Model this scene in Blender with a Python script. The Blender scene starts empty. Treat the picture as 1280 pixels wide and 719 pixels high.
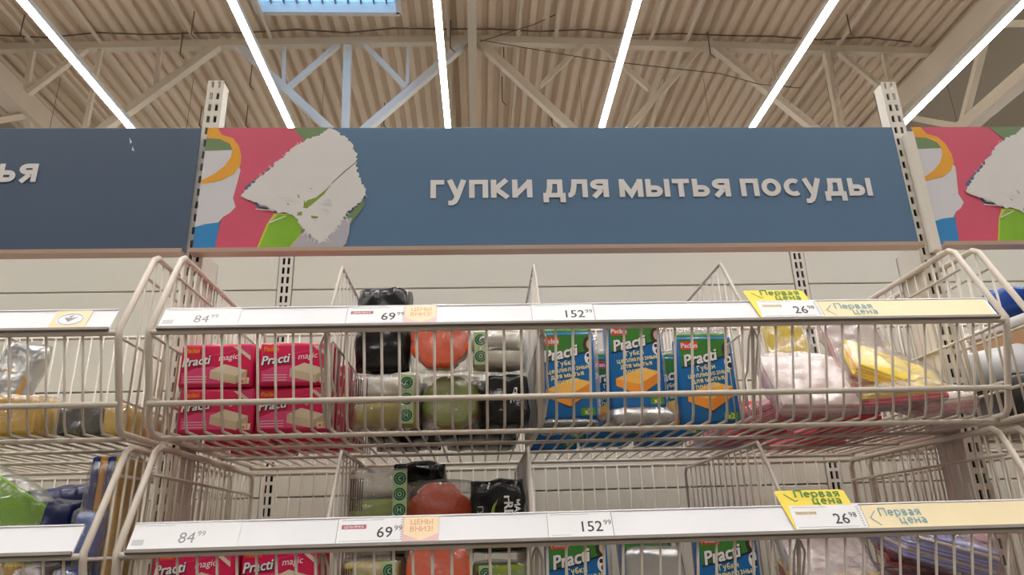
import bpy, bmesh, math, random
from mathutils import Vector, Matrix, noise
random.seed(7)
SC = bpy.context.scene
COL = SC.collection

# ------------------------------------------------------------------ camera
H = 1.55                                   # camera height above the floor
F_PX, PITCH, YAW, ROLL = 902.8, 0.33825, 0.05149, -0.02894
def cam_basis():
    cy, sy, cp, sp = math.cos(YAW), math.sin(YAW), math.cos(PITCH), math.sin(PITCH)
    fw = Vector((sy*cp, cy*cp, sp)); r = Vector((cy, -sy, 0)); u = r.cross(fw)
    c, s = math.cos(ROLL), math.sin(ROLL)
    return c*r+s*u, c*u-s*r, fw
CR, CU, CF = cam_basis()
cam = bpy.data.objects.new('camera', bpy.data.cameras.new('camera'))
COL.objects.link(cam)
M = Matrix((CR, CU, -CF)).transposed().to_4x4(); M.translation = (0, 0, H)
cam.matrix_world = M
cam.data.sensor_width = 36.0; cam.data.lens = 36.0*F_PX/1280.0
cam.data.clip_start = 0.02; cam.data.clip_end = 200
SC.camera = cam
def ray(px, py): return CF+CR*((px-640)/F_PX)+CU*((359.5-py)/F_PX)
def P(px, py, Y):                           # photo pixel -> point on the upright plane at depth Y
    d = ray(px, py); d = d*(Y/d.y); return Vector((d.x, d.y, d.z+H))
def PZ(px, py, Z):                          # photo pixel -> point at height Z above the floor
    d = ray(px, py); d = d*((Z-H)/d.z); return Vector((d.x, d.y, Z))

# ------------------------------------------------------------------ world and exposure
w = bpy.data.worlds.new('daylight'); SC.world = w; w.use_nodes = True
wb = w.node_tree.nodes['Background']; wb.inputs[0].default_value = (0.70, 0.86, 1.0, 1); wb.inputs[1].default_value = 2.2
SC.view_settings.view_transform = 'Standard'; SC.view_settings.look = 'None'
SC.view_settings.gamma = 1.0; SC.view_settings.use_curve_mapping = False
SC.view_settings.exposure = 1.22
LAMP_STRENGTH = 11.0                        # glow of the diffuser itself
LAMP_WATTS, LAMP_SPREAD = 48.0, 125.0     # beam of one LED line through its lens, full angle in degrees

# ------------------------------------------------------------------ helpers
def lin(c):
    return tuple(((v/255)/12.92 if v/255 <= .04045 else ((v/255+.055)/1.055)**2.4) for v in c)
MATS = {}
def mat(name, rgb, rough=.5, metal=0.0, var=.06, nscale=30.0, bump=0.0, bscale=200.0, spec=.5, coat=0.0, trans=0.0):
    if name in MATS: return MATS[name]
    m = bpy.data.materials.new(name); m.use_nodes = True; MATS[name] = m
    nt = m.node_tree; b = nt.nodes['Principled BSDF']; c = lin(rgb)
    tc = nt.nodes.new('ShaderNodeTexCoord')
    n = nt.nodes.new('ShaderNodeTexNoise'); n.inputs['Scale'].default_value = nscale; n.inputs['Detail'].default_value = 4
    nt.links.new(tc.outputs['Object'], n.inputs['Vector'])
    mx = nt.nodes.new('ShaderNodeMix'); mx.data_type = 'RGBA'
    mx.inputs[6].default_value = (*[max(0, v*(1-var)) for v in c], 1); mx.inputs[7].default_value = (*[min(1, v*(1+var)) for v in c], 1)
    nt.links.new(n.outputs['Fac'], mx.inputs[0]); nt.links.new(mx.outputs[2], b.inputs['Base Color'])
    b.inputs['Roughness'].default_value = rough; b.inputs['Metallic'].default_value = metal
    b.inputs['Specular IOR Level'].default_value = spec; b.inputs['Coat Weight'].default_value = coat
    if bump:
        n2 = nt.nodes.new('ShaderNodeTexNoise'); n2.inputs['Scale'].default_value = bscale; n2.inputs['Detail'].default_value = 3
        nt.links.new(tc.outputs['Object'], n2.inputs['Vector'])
        bp = nt.nodes.new('ShaderNodeBump'); bp.inputs['Strength'].default_value = bump; bp.inputs['Distance'].default_value = .002
        nt.links.new(n2.outputs['Fac'], bp.inputs['Height']); nt.links.new(bp.outputs[0], b.inputs['Normal'])
    return m
def film_mat(name, tint=(255, 255, 255), lo=.06, hi=.55, scale=45.0, haze=.06):
    if name in MATS: return MATS[name]
    m = bpy.data.materials.new(name); m.use_nodes = True; MATS[name] = m
    nt = m.node_tree; nt.nodes.remove(nt.nodes['Principled BSDF']); out = nt.nodes['Material Output']
    tr = nt.nodes.new('ShaderNodeBsdfTransparent'); tr.inputs[0].default_value = (*lin(tint), 1)
    gl = nt.nodes.new('ShaderNodeBsdfGlossy'); gl.inputs['Roughness'].default_value = .16
    df = nt.nodes.new('ShaderNodeBsdfDiffuse'); df.inputs[0].default_value = (.8, .8, .8, 1)
    lw = nt.nodes.new('ShaderNodeLayerWeight'); lw.inputs[0].default_value = .3
    mr = nt.nodes.new('ShaderNodeMapRange'); mr.inputs[3].default_value = lo; mr.inputs[4].default_value = hi
    tc = nt.nodes.new('ShaderNodeTexCoord'); no = nt.nodes.new('ShaderNodeTexNoise')
    no.inputs['Scale'].default_value = scale; no.inputs['Detail'].default_value = 3; no.inputs['Distortion'].default_value = 1.6
    bp = nt.nodes.new('ShaderNodeBump'); bp.inputs['Strength'].default_value = .9; bp.inputs['Distance'].default_value = .006
    nt.links.new(tc.outputs['Object'], no.inputs['Vector']); nt.links.new(no.outputs['Fac'], bp.inputs['Height'])
    nt.links.new(bp.outputs[0], gl.inputs['Normal']); nt.links.new(bp.outputs[0], lw.inputs['Normal'])
    nt.links.new(lw.outputs['Facing'], mr.inputs[0])
    m1 = nt.nodes.new('ShaderNodeMixShader'); m1.inputs[0].default_value = haze
    nt.links.new(tr.outputs[0], m1.inputs[1]); nt.links.new(df.outputs[0], m1.inputs[2])
    m2 = nt.nodes.new('ShaderNodeMixShader'); nt.links.new(mr.outputs[0], m2.inputs[0])
    nt.links.new(m1.outputs[0], m2.inputs[1]); nt.links.new(gl.outputs[0], m2.inputs[2])
    nt.links.new(m2.outputs[0], out.inputs[0]); return m
def emit_mat(name, rgb, strength):
    if name in MATS: return MATS[name]
    m = bpy.data.materials.new(name); m.use_nodes = True; MATS[name] = m
    b = m.node_tree.nodes['Principled BSDF']; b.inputs['Base Color'].default_value = (.9, .9, .9, 1)
    b.inputs['Emission Color'].default_value = (*rgb, 1); b.inputs['Emission Strength'].default_value = strength
    return m

class MB:                                    # collects shapes of ONE mesh
    def __init__(s): s.v, s.f = [], []
    def add(s, vs, fs):
        o = len(s.v); s.v += [tuple(v) for v in vs]; s.f += [tuple(i+o for i in f) for f in fs]; return s
    def box(s, x0, x1, y0, y1, z0, z1):
        return s.add([(x, y, z) for z in (z0, z1) for y in (y0, y1) for x in (x0, x1)],
                     [(0, 2, 3, 1), (4, 5, 7, 6), (0, 1, 5, 4), (2, 6, 7, 3), (0, 4, 6, 2), (1, 3, 7, 5)])
    def tube(s, pts, r, n=6, closed=False):
        pts = [Vector(p) for p in pts]; N = len(pts); rings = []
        prev = None
        for i, p in enumerate(pts):
            if closed: a, b = (p-pts[i-1]).normalized(), (pts[(i+1) % N]-p).normalized()
            else:
                a = (p-pts[i-1]).normalized() if i else (pts[1]-p).normalized()
                b = (pts[i+1]-p).normalized() if i < N-1 else a
            t = (a+b)
            t = t.normalized() if t.length > 1e-6 else a
            k = 1/max(.5, t.dot(a))
            if prev is None:
                up = Vector((0, 0, 1)) if abs(t.z) < .9 else Vector((1, 0, 0))
                nx = t.cross(up).normalized()
            else:
                nx = (prev-t*prev.dot(t)).normalized()
            prev = nx; ny = t.cross(nx)
            bend = (b-a); bend = bend-t*bend.dot(t)
            ring = []
            for j in range(n):
                an = 2*math.pi*(j+.5)/n; off = (nx*math.cos(an)+ny*math.sin(an))*r
                if bend.length > 1e-4:
                    bn = bend.normalized(); off = off+bn*off.dot(bn)*(k-1)
                ring.append(p+off)
            rings.append(ring)
        vs = [v for rg in rings for v in rg]; fs = []
        R = N if closed else N-1
        for i in range(R):
            for j in range(n):
                a0, a1 = i*n+j, i*n+(j+1) % n; b0, b1 = ((i+1) % N)*n+j, ((i+1) % N)*n+(j+1) % n
                fs.append((a0, a1, b1, b0))
        if not closed:
            fs.append(tuple(range(n))[::-1]); fs.append(tuple((N-1)*n+j for j in range(n)))
        return s.add(vs, fs)
    def prism(s, pts, y0, y1):               # xz outline extruded along y
        n = len(pts)
        return s.add([(x, y0, z) for x, z in pts]+[(x, y1, z) for x, z in pts],
                     [tuple(range(n)), tuple(range(n, 2*n))[::-1]]+[(i, i+n, (i+1) % n+n, (i+1) % n) for i in range(n)])
    def mesh(s, name, m, smooth=False):
        me = bpy.data.meshes.new(name); me.from_pydata(s.v, [], s.f)
        bm = bmesh.new(); bm.from_mesh(me); bmesh.ops.recalc_face_normals(bm, faces=bm.faces); bm.to_mesh(me); bm.free()
        me.materials.append(m)
        if smooth: me.polygons.foreach_set('use_smooth', [True]*len(me.polygons))
        me.update(); return me
    def build(s, name, m, parent=None, loc=(0, 0, 0), rot=(0, 0, 0), smooth=False):
        return link(name, s.mesh(name, m, smooth), parent, loc, rot)
def link(name, me, parent=None, loc=(0, 0, 0), rot=(0, 0, 0)):
    o = bpy.data.objects.new(name, me); COL.objects.link(o)
    o.parent = parent; o.location = loc; o.rotation_euler = rot; return o
def tag(o, label=None, cat=None, group=None, kind=None):
    if label: o['label'] = label
    if cat: o['category'] = cat
    if group: o['group'] = group
    if kind: o['kind'] = kind
    return o
def thing(name, label, cat, loc=(0, 0, 0), rot=(0, 0, 0), group=None):
    o = link(name, None, None, loc, rot); o.empty_display_size = .05
    return tag(o, label, cat, group)
def copy_tree(o, parent=None):
    c = o.copy(); COL.objects.link(c); c.parent = parent
    for ch in list(o.children): copy_tree(ch, c)
    return c
def rbox(name, w, d, h, m, parent=None, bev=.004, seg=2, loc=(0, 0, 0), rot=(0, 0, 0), jit=0.0, smooth=True):
    bm = bmesh.new(); bmesh.ops.create_cube(bm, size=1)
    for v in bm.verts: v.co = Vector((v.co.x*w, v.co.y*d, (v.co.z+.5)*h))
    bmesh.ops.bevel(bm, geom=bm.edges[:], offset=bev, segments=seg, affect='EDGES', profile=.6)
    if jit:
        for v in bm.verts: v.co += noise.noise_vector(v.co*40+Vector((w*99, h*77, 3)))*jit
    me = bpy.data.meshes.new(name); bm.to_mesh(me); bm.free(); me.materials.append(m)
    if smooth: me.polygons.foreach_set('use_smooth', [True]*len(me.polygons))
    return link(name, me, parent, loc, rot)
def pillow(name, wd, ht, dp, m, parent=None, loc=(0, 0, 0), rot=(0, 0, 0), p=4.0, wr=.002, seed=0, nu=18, nv=14, freq=28.0):
    # soft bag: xz outline, thickness along y, crimped on its rim, wrinkled
    vs, fs = [], []; idx = {}
    sv = Vector((seed*3.1, seed*1.7, seed*.9))
    for side in (0, 1):
        for j in range(nv+1):
            for i in range(nu+1):
                u, v = 2*i/nu-1, 2*j/nv-1; rim = i in (0, nu) or j in (0, nv)
                if side and rim: idx[(1, i, j)] = idx[(0, i, j)]; continue
                t = ((1-abs(u)**p)*(1-abs(v)**p))**.5*dp/2
                x, z = u*wd/2*(1-.06*abs(v)**3), v*ht/2*(1-.04*abs(u)**3)
                q = Vector((x, t*(1 if side else -1), z)); nz = noise.noise_vector(q*freq+sv)
                rd = (1-2*abs(noise.noise(q*freq*.7+sv*1.3)))*wr*1.5*(0 if rim else 1)
                q += Vector((nz.x*wr, nz.y*wr+(rd if side else -rd), nz.z*wr)); q.z += ht/2
                idx[(side, i, j)] = len(vs); vs.append(q)
    for side in (0, 1):
        for j in range(nv):
            for i in range(nu):
                fs.append((idx[(side, i, j)], idx[(side, i+1, j)], idx[(side, i+1, j+1)], idx[(side, i, j+1)]))
    return MB().add(vs, fs).build(name, m, parent, loc, rot, smooth=True)
def flower(name, R, dp, m, parent, loc, lobes=8, amp=.09, rot=(0, 0, 0), sz=1.0):
    n = lobes*10; vs, fs = [], []
    prof = [(-.5, .86), (-.42, .96), (-.2, 1.0), (.2, 1.0), (.42, .96), (.5, .86)]
    for (t, k) in prof:
        for i in range(n):
            a = 2*math.pi*i/n; r = R*k*(1-amp+amp*abs(math.sin(lobes*a/2))**.7)
            vs.append((r*math.cos(a), t*dp, r*math.sin(a)*sz))
    for s in range(len(prof)-1):
        for i in range(n): fs.append((s*n+i, s*n+(i+1) % n, (s+1)*n+(i+1) % n, (s+1)*n+i))
    fs.append(tuple(range(n))); fs.append(tuple((len(prof)-1)*n+i for i in range(n))[::-1])
    return MB().add(vs, fs).build(name, m, parent, loc, rot, smooth=False)
TXT = {}
def text_me(body, size, bold=0.0, shear=0.0, align='CENTER', sp=1.0, xs=1.0, m=None):
    key = (body, size, bold, shear, align, sp, xs, m.name)
    if key in TXT: return TXT[key]
    c = bpy.data.curves.new('lettering', 'FONT'); c.body = body; c.size = size; c.shear = shear
    c.align_x = align; c.space_character = sp; c.resolution_u = 2; c.fill_mode = 'FRONT'
    o = bpy.data.objects.new('lettering', c); COL.objects.link(o); bpy.context.view_layer.update()
    me = bpy.data.meshes.new_from_object(o); bpy.data.objects.remove(o)
    vs = [(v.co.x*xs, 0, v.co.y) for v in me.vertices]; fs = [tuple(p.vertices) for p in me.polygons]
    if bold:                                 # heavier strokes: the outline laid again at small offsets
        bo = bold*size; mb = MB()
        for k, (dx, dz) in enumerate(((-1, -.6), (1, -.6), (-1, .6), (1, .6), (0, 0))): mb.add([(x+dx*bo, y-k*.00004, z+dz*bo) for x, y, z in vs], fs)
        vs, fs = mb.v, mb.f
    bpy.data.meshes.remove(me)
    me = bpy.data.meshes.new('lettering'); me.from_pydata(vs, [], fs); me.materials.append(m); me.update(); TXT[key] = me
    return me
def text(body, size, m, parent, loc, name='lettering', roty=0.0, **k):
    return link(name, text_me(body, size, m=m, **k), parent, loc, (0, roty, 0))
# own stroke lettering for Cyrillic words (x-height 1, centre lines, stroke width t)
def arc(cx, cz, rx, rz, a0, a1, n=14): return [(cx+rx*math.cos(math.radians(a0+(a1-a0)*i/n)), cz+rz*math.sin(math.radians(a0+(a1-a0)*i/n))) for i in range(n+1)]
def glyph(ch, t):
    a = t/2; C = 'ЦНЫВИЗКПГМОСТЛДЬЯУЕБ!'
    if ch in C and ch not in 'ЕБУ!':
        st, w = glyph(ch.lower(), t/1.36); return [[(x*1.3, z*1.36 if z > 0 else z) for x, z in q] for q in st], w*1.3
    bowl = lambda z0, z1, r: [(a, z1)]+arc(r-(z1-z0)/2, (z0+z1)/2, (z1-z0)/2, (z1-z0)/2, 90, -90)+[(a, z0)]
    if ch == 'г': return [[(a, 0), (a, 1-a), (.62, 1-a)]], .62
    if ch == 'у': return [[(a*.9, 1), (.46, .10)], [(.87-a*.9, 1), (.45, .02), (.36, -.18), (.24, -.27), (.06, -.27)]], .87
    if ch == 'п': return [[(a, 0), (a, 1-a), (.86-a, 1-a), (.86-a, 0)]], .86
    if ch == 'к': return [[(a, 0), (a, 1)], [(.80-a*.6, 1), (a+.10, .5), (.84-a*.6, 0)]], .84
    if ch == 'и': return [[(a, 0), (a, 1)], [(.92-a, 0), (.92-a, 1)], [(a, .12), (.92-a, .88)]], .92
    if ch == 'н': return [[(a, 0), (a, 1)], [(.86-a, 0), (.86-a, 1)], [(a, .52), (.86-a, .52)]], .86
    if ch == 'ц': return [[(a, 1), (a, a), (.96, a)], [(.84-a, 1), (.84-a, a)], [(.96-a, a), (.96-a, -.26)]], .98
    if ch == 'д': return [[(.22, a), (.30, .5), (.32, 1-a), (.90-a, 1-a), (.90-a, a)], [(0, a), (1.02, a)], [(a, a), (a, -.28)], [(1.02-a, a), (1.02-a, -.28)]], 1.02
    if ch == 'л': return [[(0, a), (.10, a), (.20, .22), (.27, .6), (.29, 1-a), (.90-a, 1-a), (.90-a, 0)]], .90
    if ch == 'я': return [[(.84-a, 0), (.84-a, 1)], [(.84-a, 1-a)]+arc(.40, .70, .40-a, .30-a, 90, 270)+[(.84-a, .40+a)], [(.50, .40), (a*1.2, 0)]], .84
    if ch == 'м': return [[(a, 0), (a, 1)], [(1.10-a, 0), (1.10-a, 1)], [(a, .92), (.55, .16), (1.10-a, .92)]], 1.10
    if ch == 'ь': return [[(a, 0), (a, 1)], [(a, .64-a)]+arc(.46, .32, .34-a, .32-a, 90, -90)+[(a, a)]], .80
    if ch == 'ы': return [[(a, 0), (a, 1)], [(a, .64-a)]+arc(.44, .32, .34-a, .32-a, 90, -90)+[(a, a)], [(1.12-a, 0), (1.12-a, 1)]], 1.12
    if ch == 'т': return [[(0, 1-a), (.80, 1-a)], [(.40, 0), (.40, 1-a)]], .80
    if ch == 'о': return [arc(.46, .5, .46-a, .5-a, 0, 360, 22)], .92
    if ch == 'с': return [arc(.46, .5, .46-a, .5-a, 52, 308, 18)], .78
    if ch == 'е': return [[(a, .54), (.84-a, .54)]+arc(.43, .5, .43-a, .5-a, 8, 312, 20)], .85
    if ch == 'а': return [[(.10, .9-a*.4)]+arc(.40, .66, .36-a, .34-a, 110, 0, 8)+[(.76-a, 0)], arc(.38, .30, .36-a, .30-a, 0, 360, 16)], .78
    if ch == 'р': return [[(a, -.32), (a, 1)], arc(.46, .5, .46-a, .5-a, 0, 360, 20)], .92
    if ch == 'в': return [[(a, 0), (a, 1)], [(a, 1-a)]+arc(.42, .76, .30-a, .24-a*.8, 90, -90, 8)+[(a, .52)], [(a, .52)]+arc(.44, .26+a*.3, .34-a, .26-a*.6, 90, -90, 8)+[(a, a)]], .80
    if ch == 'з': return [arc(.34, .75, .34-a, .25-a*.7, 150, -90, 10), arc(.34, .26, .37-a, .26-a*.7, 90, -150, 10)], .74
    if ch == 'б': return [arc(.44, .38, .44-a, .40-a, 0, 360, 18), [(a, .40), (a+.02, .9), (.3, 1.16), (.78, 1.24)]], .88
    if ch == 'ю': return [[(a, 0), (a, 1)], [(a, .5), (.45, .5)], arc(.80, .5, .38-a, .5-a, 0, 360, 18)], 1.18
    if ch == 'Е': return [[(.78, 1.36-a), (a, 1.36-a), (a, a), (.78, a)], [(a, .70), (.70, .70)]], .80
    if ch == 'Б': return [[(.82, 1.36-a), (a, 1.36-a), (a, a), (.4, a)]+arc(.48, .38, .38-a, .38-a, -90, 90, 8)+[(a, .76-a)]], .88
    if ch == 'У': return [[(a, 1.36), (.52, .42)], [(.98-a, 1.36), (.5, .2), (.4, a), (.14, a)]], .98
    if ch == '!': return [[(.14, 1.36), (.14, .45)], [(.14, .22), (.14, 0)]], .3
    return [[(.1, .5), (.5, .5)]], .6
def ribbon(mb, pts, wd, y):
    if len(pts) > 2 and (Vector(pts[0])-Vector(pts[-1])).length < 1e-5: pts = pts[:-1]; closed = True
    else: closed = False
    pts = [Vector(p) for p in pts]; pts = [p for i, p in enumerate(pts) if i == 0 or (p-pts[i-1]).length > 1e-5]; n = len(pts); vs = []
    for i, p in enumerate(pts):
        d0 = (p-pts[i-1]).normalized() if (i or closed) else (pts[1]-p).normalized()
        d1 = (pts[(i+1) % n]-p).normalized() if (i < n-1 or closed) else d0
        n0, n1 = Vector((-d0.y, d0.x)), Vector((-d1.y, d1.x)); m_ = n0+n1
        m_ = m_.normalized() if m_.length > .3 else n0
        k = wd/2/max(.45, m_.dot(n0)); vs += [(p.x+m_.x*k, y, p.y+m_.y*k), (p.x-m_.x*k, y, p.y-m_.y*k)]
    fs = [(2*i, 2*i+1, 2*((i+1) % n)+1, 2*((i+1) % n)) for i in range(n if closed else n-1)]
    mb.add(vs, fs)
def letter_me(ch, t, m):
    key = ('glyph', ch, t, m.name)
    if key not in TXT:
        st, w_ = glyph(ch, t); mb = MB()
        for k, q in enumerate(st): ribbon(mb, q, t, -k*.00004)
        me = bpy.data.meshes.new('letter'); me.from_pydata(mb.v, [], mb.f); me.materials.append(m); me.update(); TXT[key] = (me, w_)
    return TXT[key]
def cyr(body, xh, m, parent, loc, name='lettering', t=.2, gap=.14, align='CENTER', roty=0.0, xs=1.0, shear=0.0):
    mb = MB(); x = 0.0
    for ch in body:
        if ch == ' ': x += .42; continue
        st, w_ = glyph(ch, t)
        for k, q in enumerate(st): ribbon(mb, [(px+x, pz) for px, pz in q], t, -k*.00004)
        x += w_+gap
    x -= gap; o = {'LEFT': 0, 'CENTER': x/2, 'RIGHT': x}[align]
    me = bpy.data.meshes.new(name); me.from_pydata([((vx-o)*xh*xs+vz*xh*shear, vy, vz*xh) for vx, vy, vz in mb.v], [], mb.f); me.materials.append(m); me.update()
    return link(name, me, parent, loc, (0, roty, 0))
def flat(name, pts, m, parent, y=0.0, loc=(0, 0, 0)):   # printed patch in the xz plane facing -y
    return MB().add([(x, y, z) for x, z in pts], [tuple(range(len(pts)))]).build(name, m, parent, loc)
def rect(x0, x1, z0, z1): return [(x0, z0), (x1, z0), (x1, z1), (x0, z1)]

# ------------------------------------------------------------------ materials
STEEL = mat('white_powder_coat', (226, 220, 208), .42, var=.05, nscale=12)
WIRE = mat('white_wire_coat', (218, 208, 194), .38, var=.06, nscale=20)
CHROME = mat('divider_wire', (205, 197, 186), .35, var=.05)
PANEL = mat('panel_paint', (226, 222, 208), .55, var=.03, nscale=3)
RAIL = mat('rail_plastic', (236, 236, 240), .32, var=.02, nscale=4)
RAILLIP = mat('rail_lip', (120, 112, 104), .4)  # lower lip coloured dark for the shadow along the rail's foot
PAPER = mat('tag_paper', (240, 240, 242), .5, var=.02)
INK = mat('ink_dark', (58, 58, 66), .6, var=.02)
INKF = mat('ink_faded', (150, 152, 156), .6, var=.02)
INKL = mat('ink_light', (176, 178, 182), .6, var=.02)
DECK = mat('deck_paint', (217, 198, 174), .6, var=.10, nscale=1.5)
TRUSS = mat('truss_paint', (205, 192, 172), .55, var=.08, nscale=3)
TRUSSW = mat('truss_galvanised', (214, 214, 213), .4, var=.06, nscale=4)
DARKM = mat('dark_cable', (98, 86, 74), .7)

# ------------------------------------------------------------------ room shell
CX0, CX1, CY0, CY1 = -13.0, 13.0, -4.2, 19.0
FL = mat('floor_tile', (84, 77, 70), .35, var=.05, nscale=2)
tag(MB().box(CX0, CX1, CY0, CY1, -.1, 0).build('floor', FL), kind='structure')
WALLM = mat('wall_paint', (150, 140, 126), .7, var=.04, nscale=1)
ROOF = H+5.62; DROP = .027; RIDGE = -.05
for nm, b in (('wall_left', (CX0-.2, CX0, CY0, CY1)), ('wall_right', (CX1, CX1+.2, CY0, CY1)),
              ('wall_back', (CX0-.2, CX1+.2, CY1, CY1+.2)), ('wall_front', (CX0-.2, CX1+.2, CY0-.2, CY0))):
    tag(MB().box(*b, 0, ROOF+.3).build(nm, WALLM), kind='structure')
ceil = tag(link('ceiling', None, None, (0, 0, ROOF)), kind='structure')
SW, NR = .77, 5; RP = SW/NR
def deck_profile(sgn):
    pr = []
    for k in range(NR):
        for fx, fz in ((0, .05), (.36, .05), (.46, 0), (.90, 0)): pr.append(((k+fx)*RP, fz))
    pr.append((SW, .05)); pr.append((SW+.01, .048))
    return [(sgn*x, z-DROP*x) for x, z in pr]
SKY0, SKY1 = 5.0, 6.58
deck_cache = {}
def deck_sheet(sgn, k, y0, y1):
    key = (sgn, y0, y1)
    if key not in deck_cache:
        pr = deck_profile(sgn); n = len(pr)
        vs = [(x, y0, z) for x, z in pr]+[(x, y1, z) for x, z in pr]
        fs = [(i, i+1, n+i+1, n+i) for i in range(n-1)]
        deck_cache[key] = MB().add(vs, fs).mesh('deck_sheet', DECK)
    link('deck_sheet', deck_cache[key], ceil, (RIDGE+sgn*k*SW, 0, -DROP*k*SW+(.002 if k % 2 else 0)))
for sgn in (-1, 1):
    for k in range(8):
        if sgn < 0 and k in (1, 2):
            deck_sheet(sgn, k, CY0, SKY0); deck_sheet(sgn, k, SKY1, CY1)
        else: deck_sheet(sgn, k, CY0, CY1)
FLATC = mat('flat_ceiling_paint', (172, 160, 142), .7, var=.04, nscale=1)  # darker grey paints in the weaker light on the next roof bay
for s, a, b in ((-1, CX0, RIDGE-8*SW), (1, RIDGE+8*SW, CX1)):
    MB().box(a, b, CY0, CY1, -.12, 0).build('flat_ceiling_panel', FLATC, ceil)
for b in ((CX0-.2, RIDGE-3*SW, CY0-.2, CY1+.2), (RIDGE-SW, CX1+.2, CY0-.2, CY1+.2), (RIDGE-3*SW, RIDGE-SW, CY0-.2, SKY0), (RIDGE-3*SW, RIDGE-SW, SKY1, CY1+.2)):
    MB().box(*b, .12, .2).build('roof_insulation', FLATC, ceil)
# skylight
sk = tag(link('window_1', None, None, (RIDGE-3*SW, SKY0, ROOF)), kind='structure')
SWD, SLN = 2*SW, SKY1-SKY0; fr = MB()
for x in (0, SWD): fr.box(x-.03, x+.03, 0, SLN, -.08, .12)
for y in (0, SLN): fr.box(0, SWD, y-.03, y+.03, -.08, .12)
fr.build('skylight_frame', TRUSSW, sk)
SKG = film_mat('skylight_pane', (205, 228, 245), .04, .3, 1.0, .05)
for i in range(11):
    x0 = i*SWD/11
    MB().box(x0+.008, x0+SWD/11-.008, .03, SLN-.03, .05, .056).build('pane', SKG, sk)
    if i: MB().box(x0-.008, x0+.008, .03, SLN-.03, .03, .07).build('mullion', mat('mullion_grey', (120, 128, 132), .5), sk)

# ------------------------------------------------------------------ roof steelwork
def bar(mb, a, b, wd):                       # square section bar between two points
    return mb.tube([a, b], wd*.7071, 4)
def zroof(x): return ROOF-DROP*abs(x-RIDGE)-.03
def roof_truss(Y, label, detailed=True):
    t = thing('roof_truss', label, 'roof truss', (0, Y, ROOF))
    zr = lambda x: zroof(x)-ROOF
    LO = -1.52
    mb = MB()
    for s in (-1, 1):
        x1 = s*5.6
        mb.add([], []); a = (RIDGE, 0, zr(RIDGE)-.06); b = (x1, 0, zr(x1)-.06)
        mb.tube([a, b], .062, 4)
    mb.build('top_chord', TRUSS, t)
    MB().tube([(-5.6, 0, LO), (5.6, 0, LO)], .055, 4).build('bottom_chord', TRUSS, t)
    if not detailed:
        for k in range(8):
            a, b = -5.6+k*1.4, -4.9+k*1.4
            MB().tube([(a, 0, LO), (b, 0, -.2)], .035, 4).build('diagonal', TRUSS, t)
            MB().tube([(b, 0, -.2), (b+.7, 0, LO)], .035, 4).build('diagonal', TRUSS, t)
        return t
    def mem(p, q, wd, nm, m=TRUSS):
        a, b = P(*p, Y), P(*q, Y)
        a.z -= ROOF; b.z -= ROOF; a.y = b.y = 0
        MB().tube([a, b], wd*.7, 4).build(nm, m, t)
    for p, q, wd, nm, m in (((283, 50), (60, 212), .085, 'diagonal', TRUSS), ((116, 55), (35, 117), .06, 'brace', TRUSS),
        ((128, 52), (105, 170), .045, 'brace', TRUSS), ((201, 54), (195, 106), .045, 'brace', TRUSS), ((42, 58), (33, 112), .05, 'brace', TRUSS),
        ((290, 50), (470, 215), .085, 'diagonal', TRUSSW), ((430, 50), (357, 113), .055, 'brace', TRUSSW), ((355, 56), (355, 112), .04, 'brace', TRUSSW),
        ((435, 58), (431, 200), .085, 'post', TRUSSW), ((452, 52), (508, 110), .055, 'brace', TRUSSW), ((590, 47), (430, 185), .085, 'diagonal', TRUSSW),
        ((511, 56), (509, 106), .04, 'brace', TRUSSW), ((590, 45), (780, 222), .09, 'diagonal', TRUSS), ((735, 50), (675, 108), .05, 'brace', TRUSS),
        ((745, 52), (812, 112), .055, 'brace', TRUSS), ((880, 54), (760, 190), .07, 'diagonal', TRUSS), ((828, 100), (812, 170), .04, 'brace', TRUSS), ((885, 53), (1060, 195), .085, 'diagonal', TRUSS),
        ((1031, 56), (1056, 190), .075, 'post', TRUSS), ((1040, 58), (1100, 108), .055, 'brace', TRUSS), ((1103, 60), (1114, 112), .05, 'brace', TRUSS),
        ((962, 54), (972, 118), .035, 'brace', TRUSS)):
        mem(p, q, wd, nm, m)
    return t
roof_truss(7.0, 'beige steel roof truss with criss-cross braces running above the blue banners')
roof_truss(-1.5, 'steel roof truss carried on the girders over the aisle', False)
roof_truss(14.5, 'distant steel roof truss at the far end of the hall', False)
rb = tag(MB().box(-.05, .05, CY0, CY1, -.16, 0).build('ridge_beam', TRUSS, None, (RIDGE+.03, 0, ROOF-.13)), 'slim steel beam along the roof ridge across the truss', 'beam')
for sx, lab in ((-5.5, 'steel lattice girder under the roof above the navy banner'), (5.52, 'steel lattice girder above the bottle-and-petal banner beside flat ceiling panels')):
    g = thing('lattice_girder', lab, 'girder', (sx, 0, H+5.2))
    MB().box(-.11, .11, CY0, CY1, -.16, .12).build('top_chord', TRUSS, g)
    MB().box(-.08, .08, CY0, CY1, -1.0, -.86).build('bottom_chord', TRUSS, g)
    y = CY0+.6
    while y < CY1-2:
        MB().tube([(0, y, -.9), (0, y+1.0, -.1)], .05, 4).build('diagonal', TRUSS, g)
        MB().tube([(0, y+1.0, -.1), (0, y+1.75, -.9)], .05, 4).build('diagonal', TRUSS, g); y += 1.75
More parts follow.
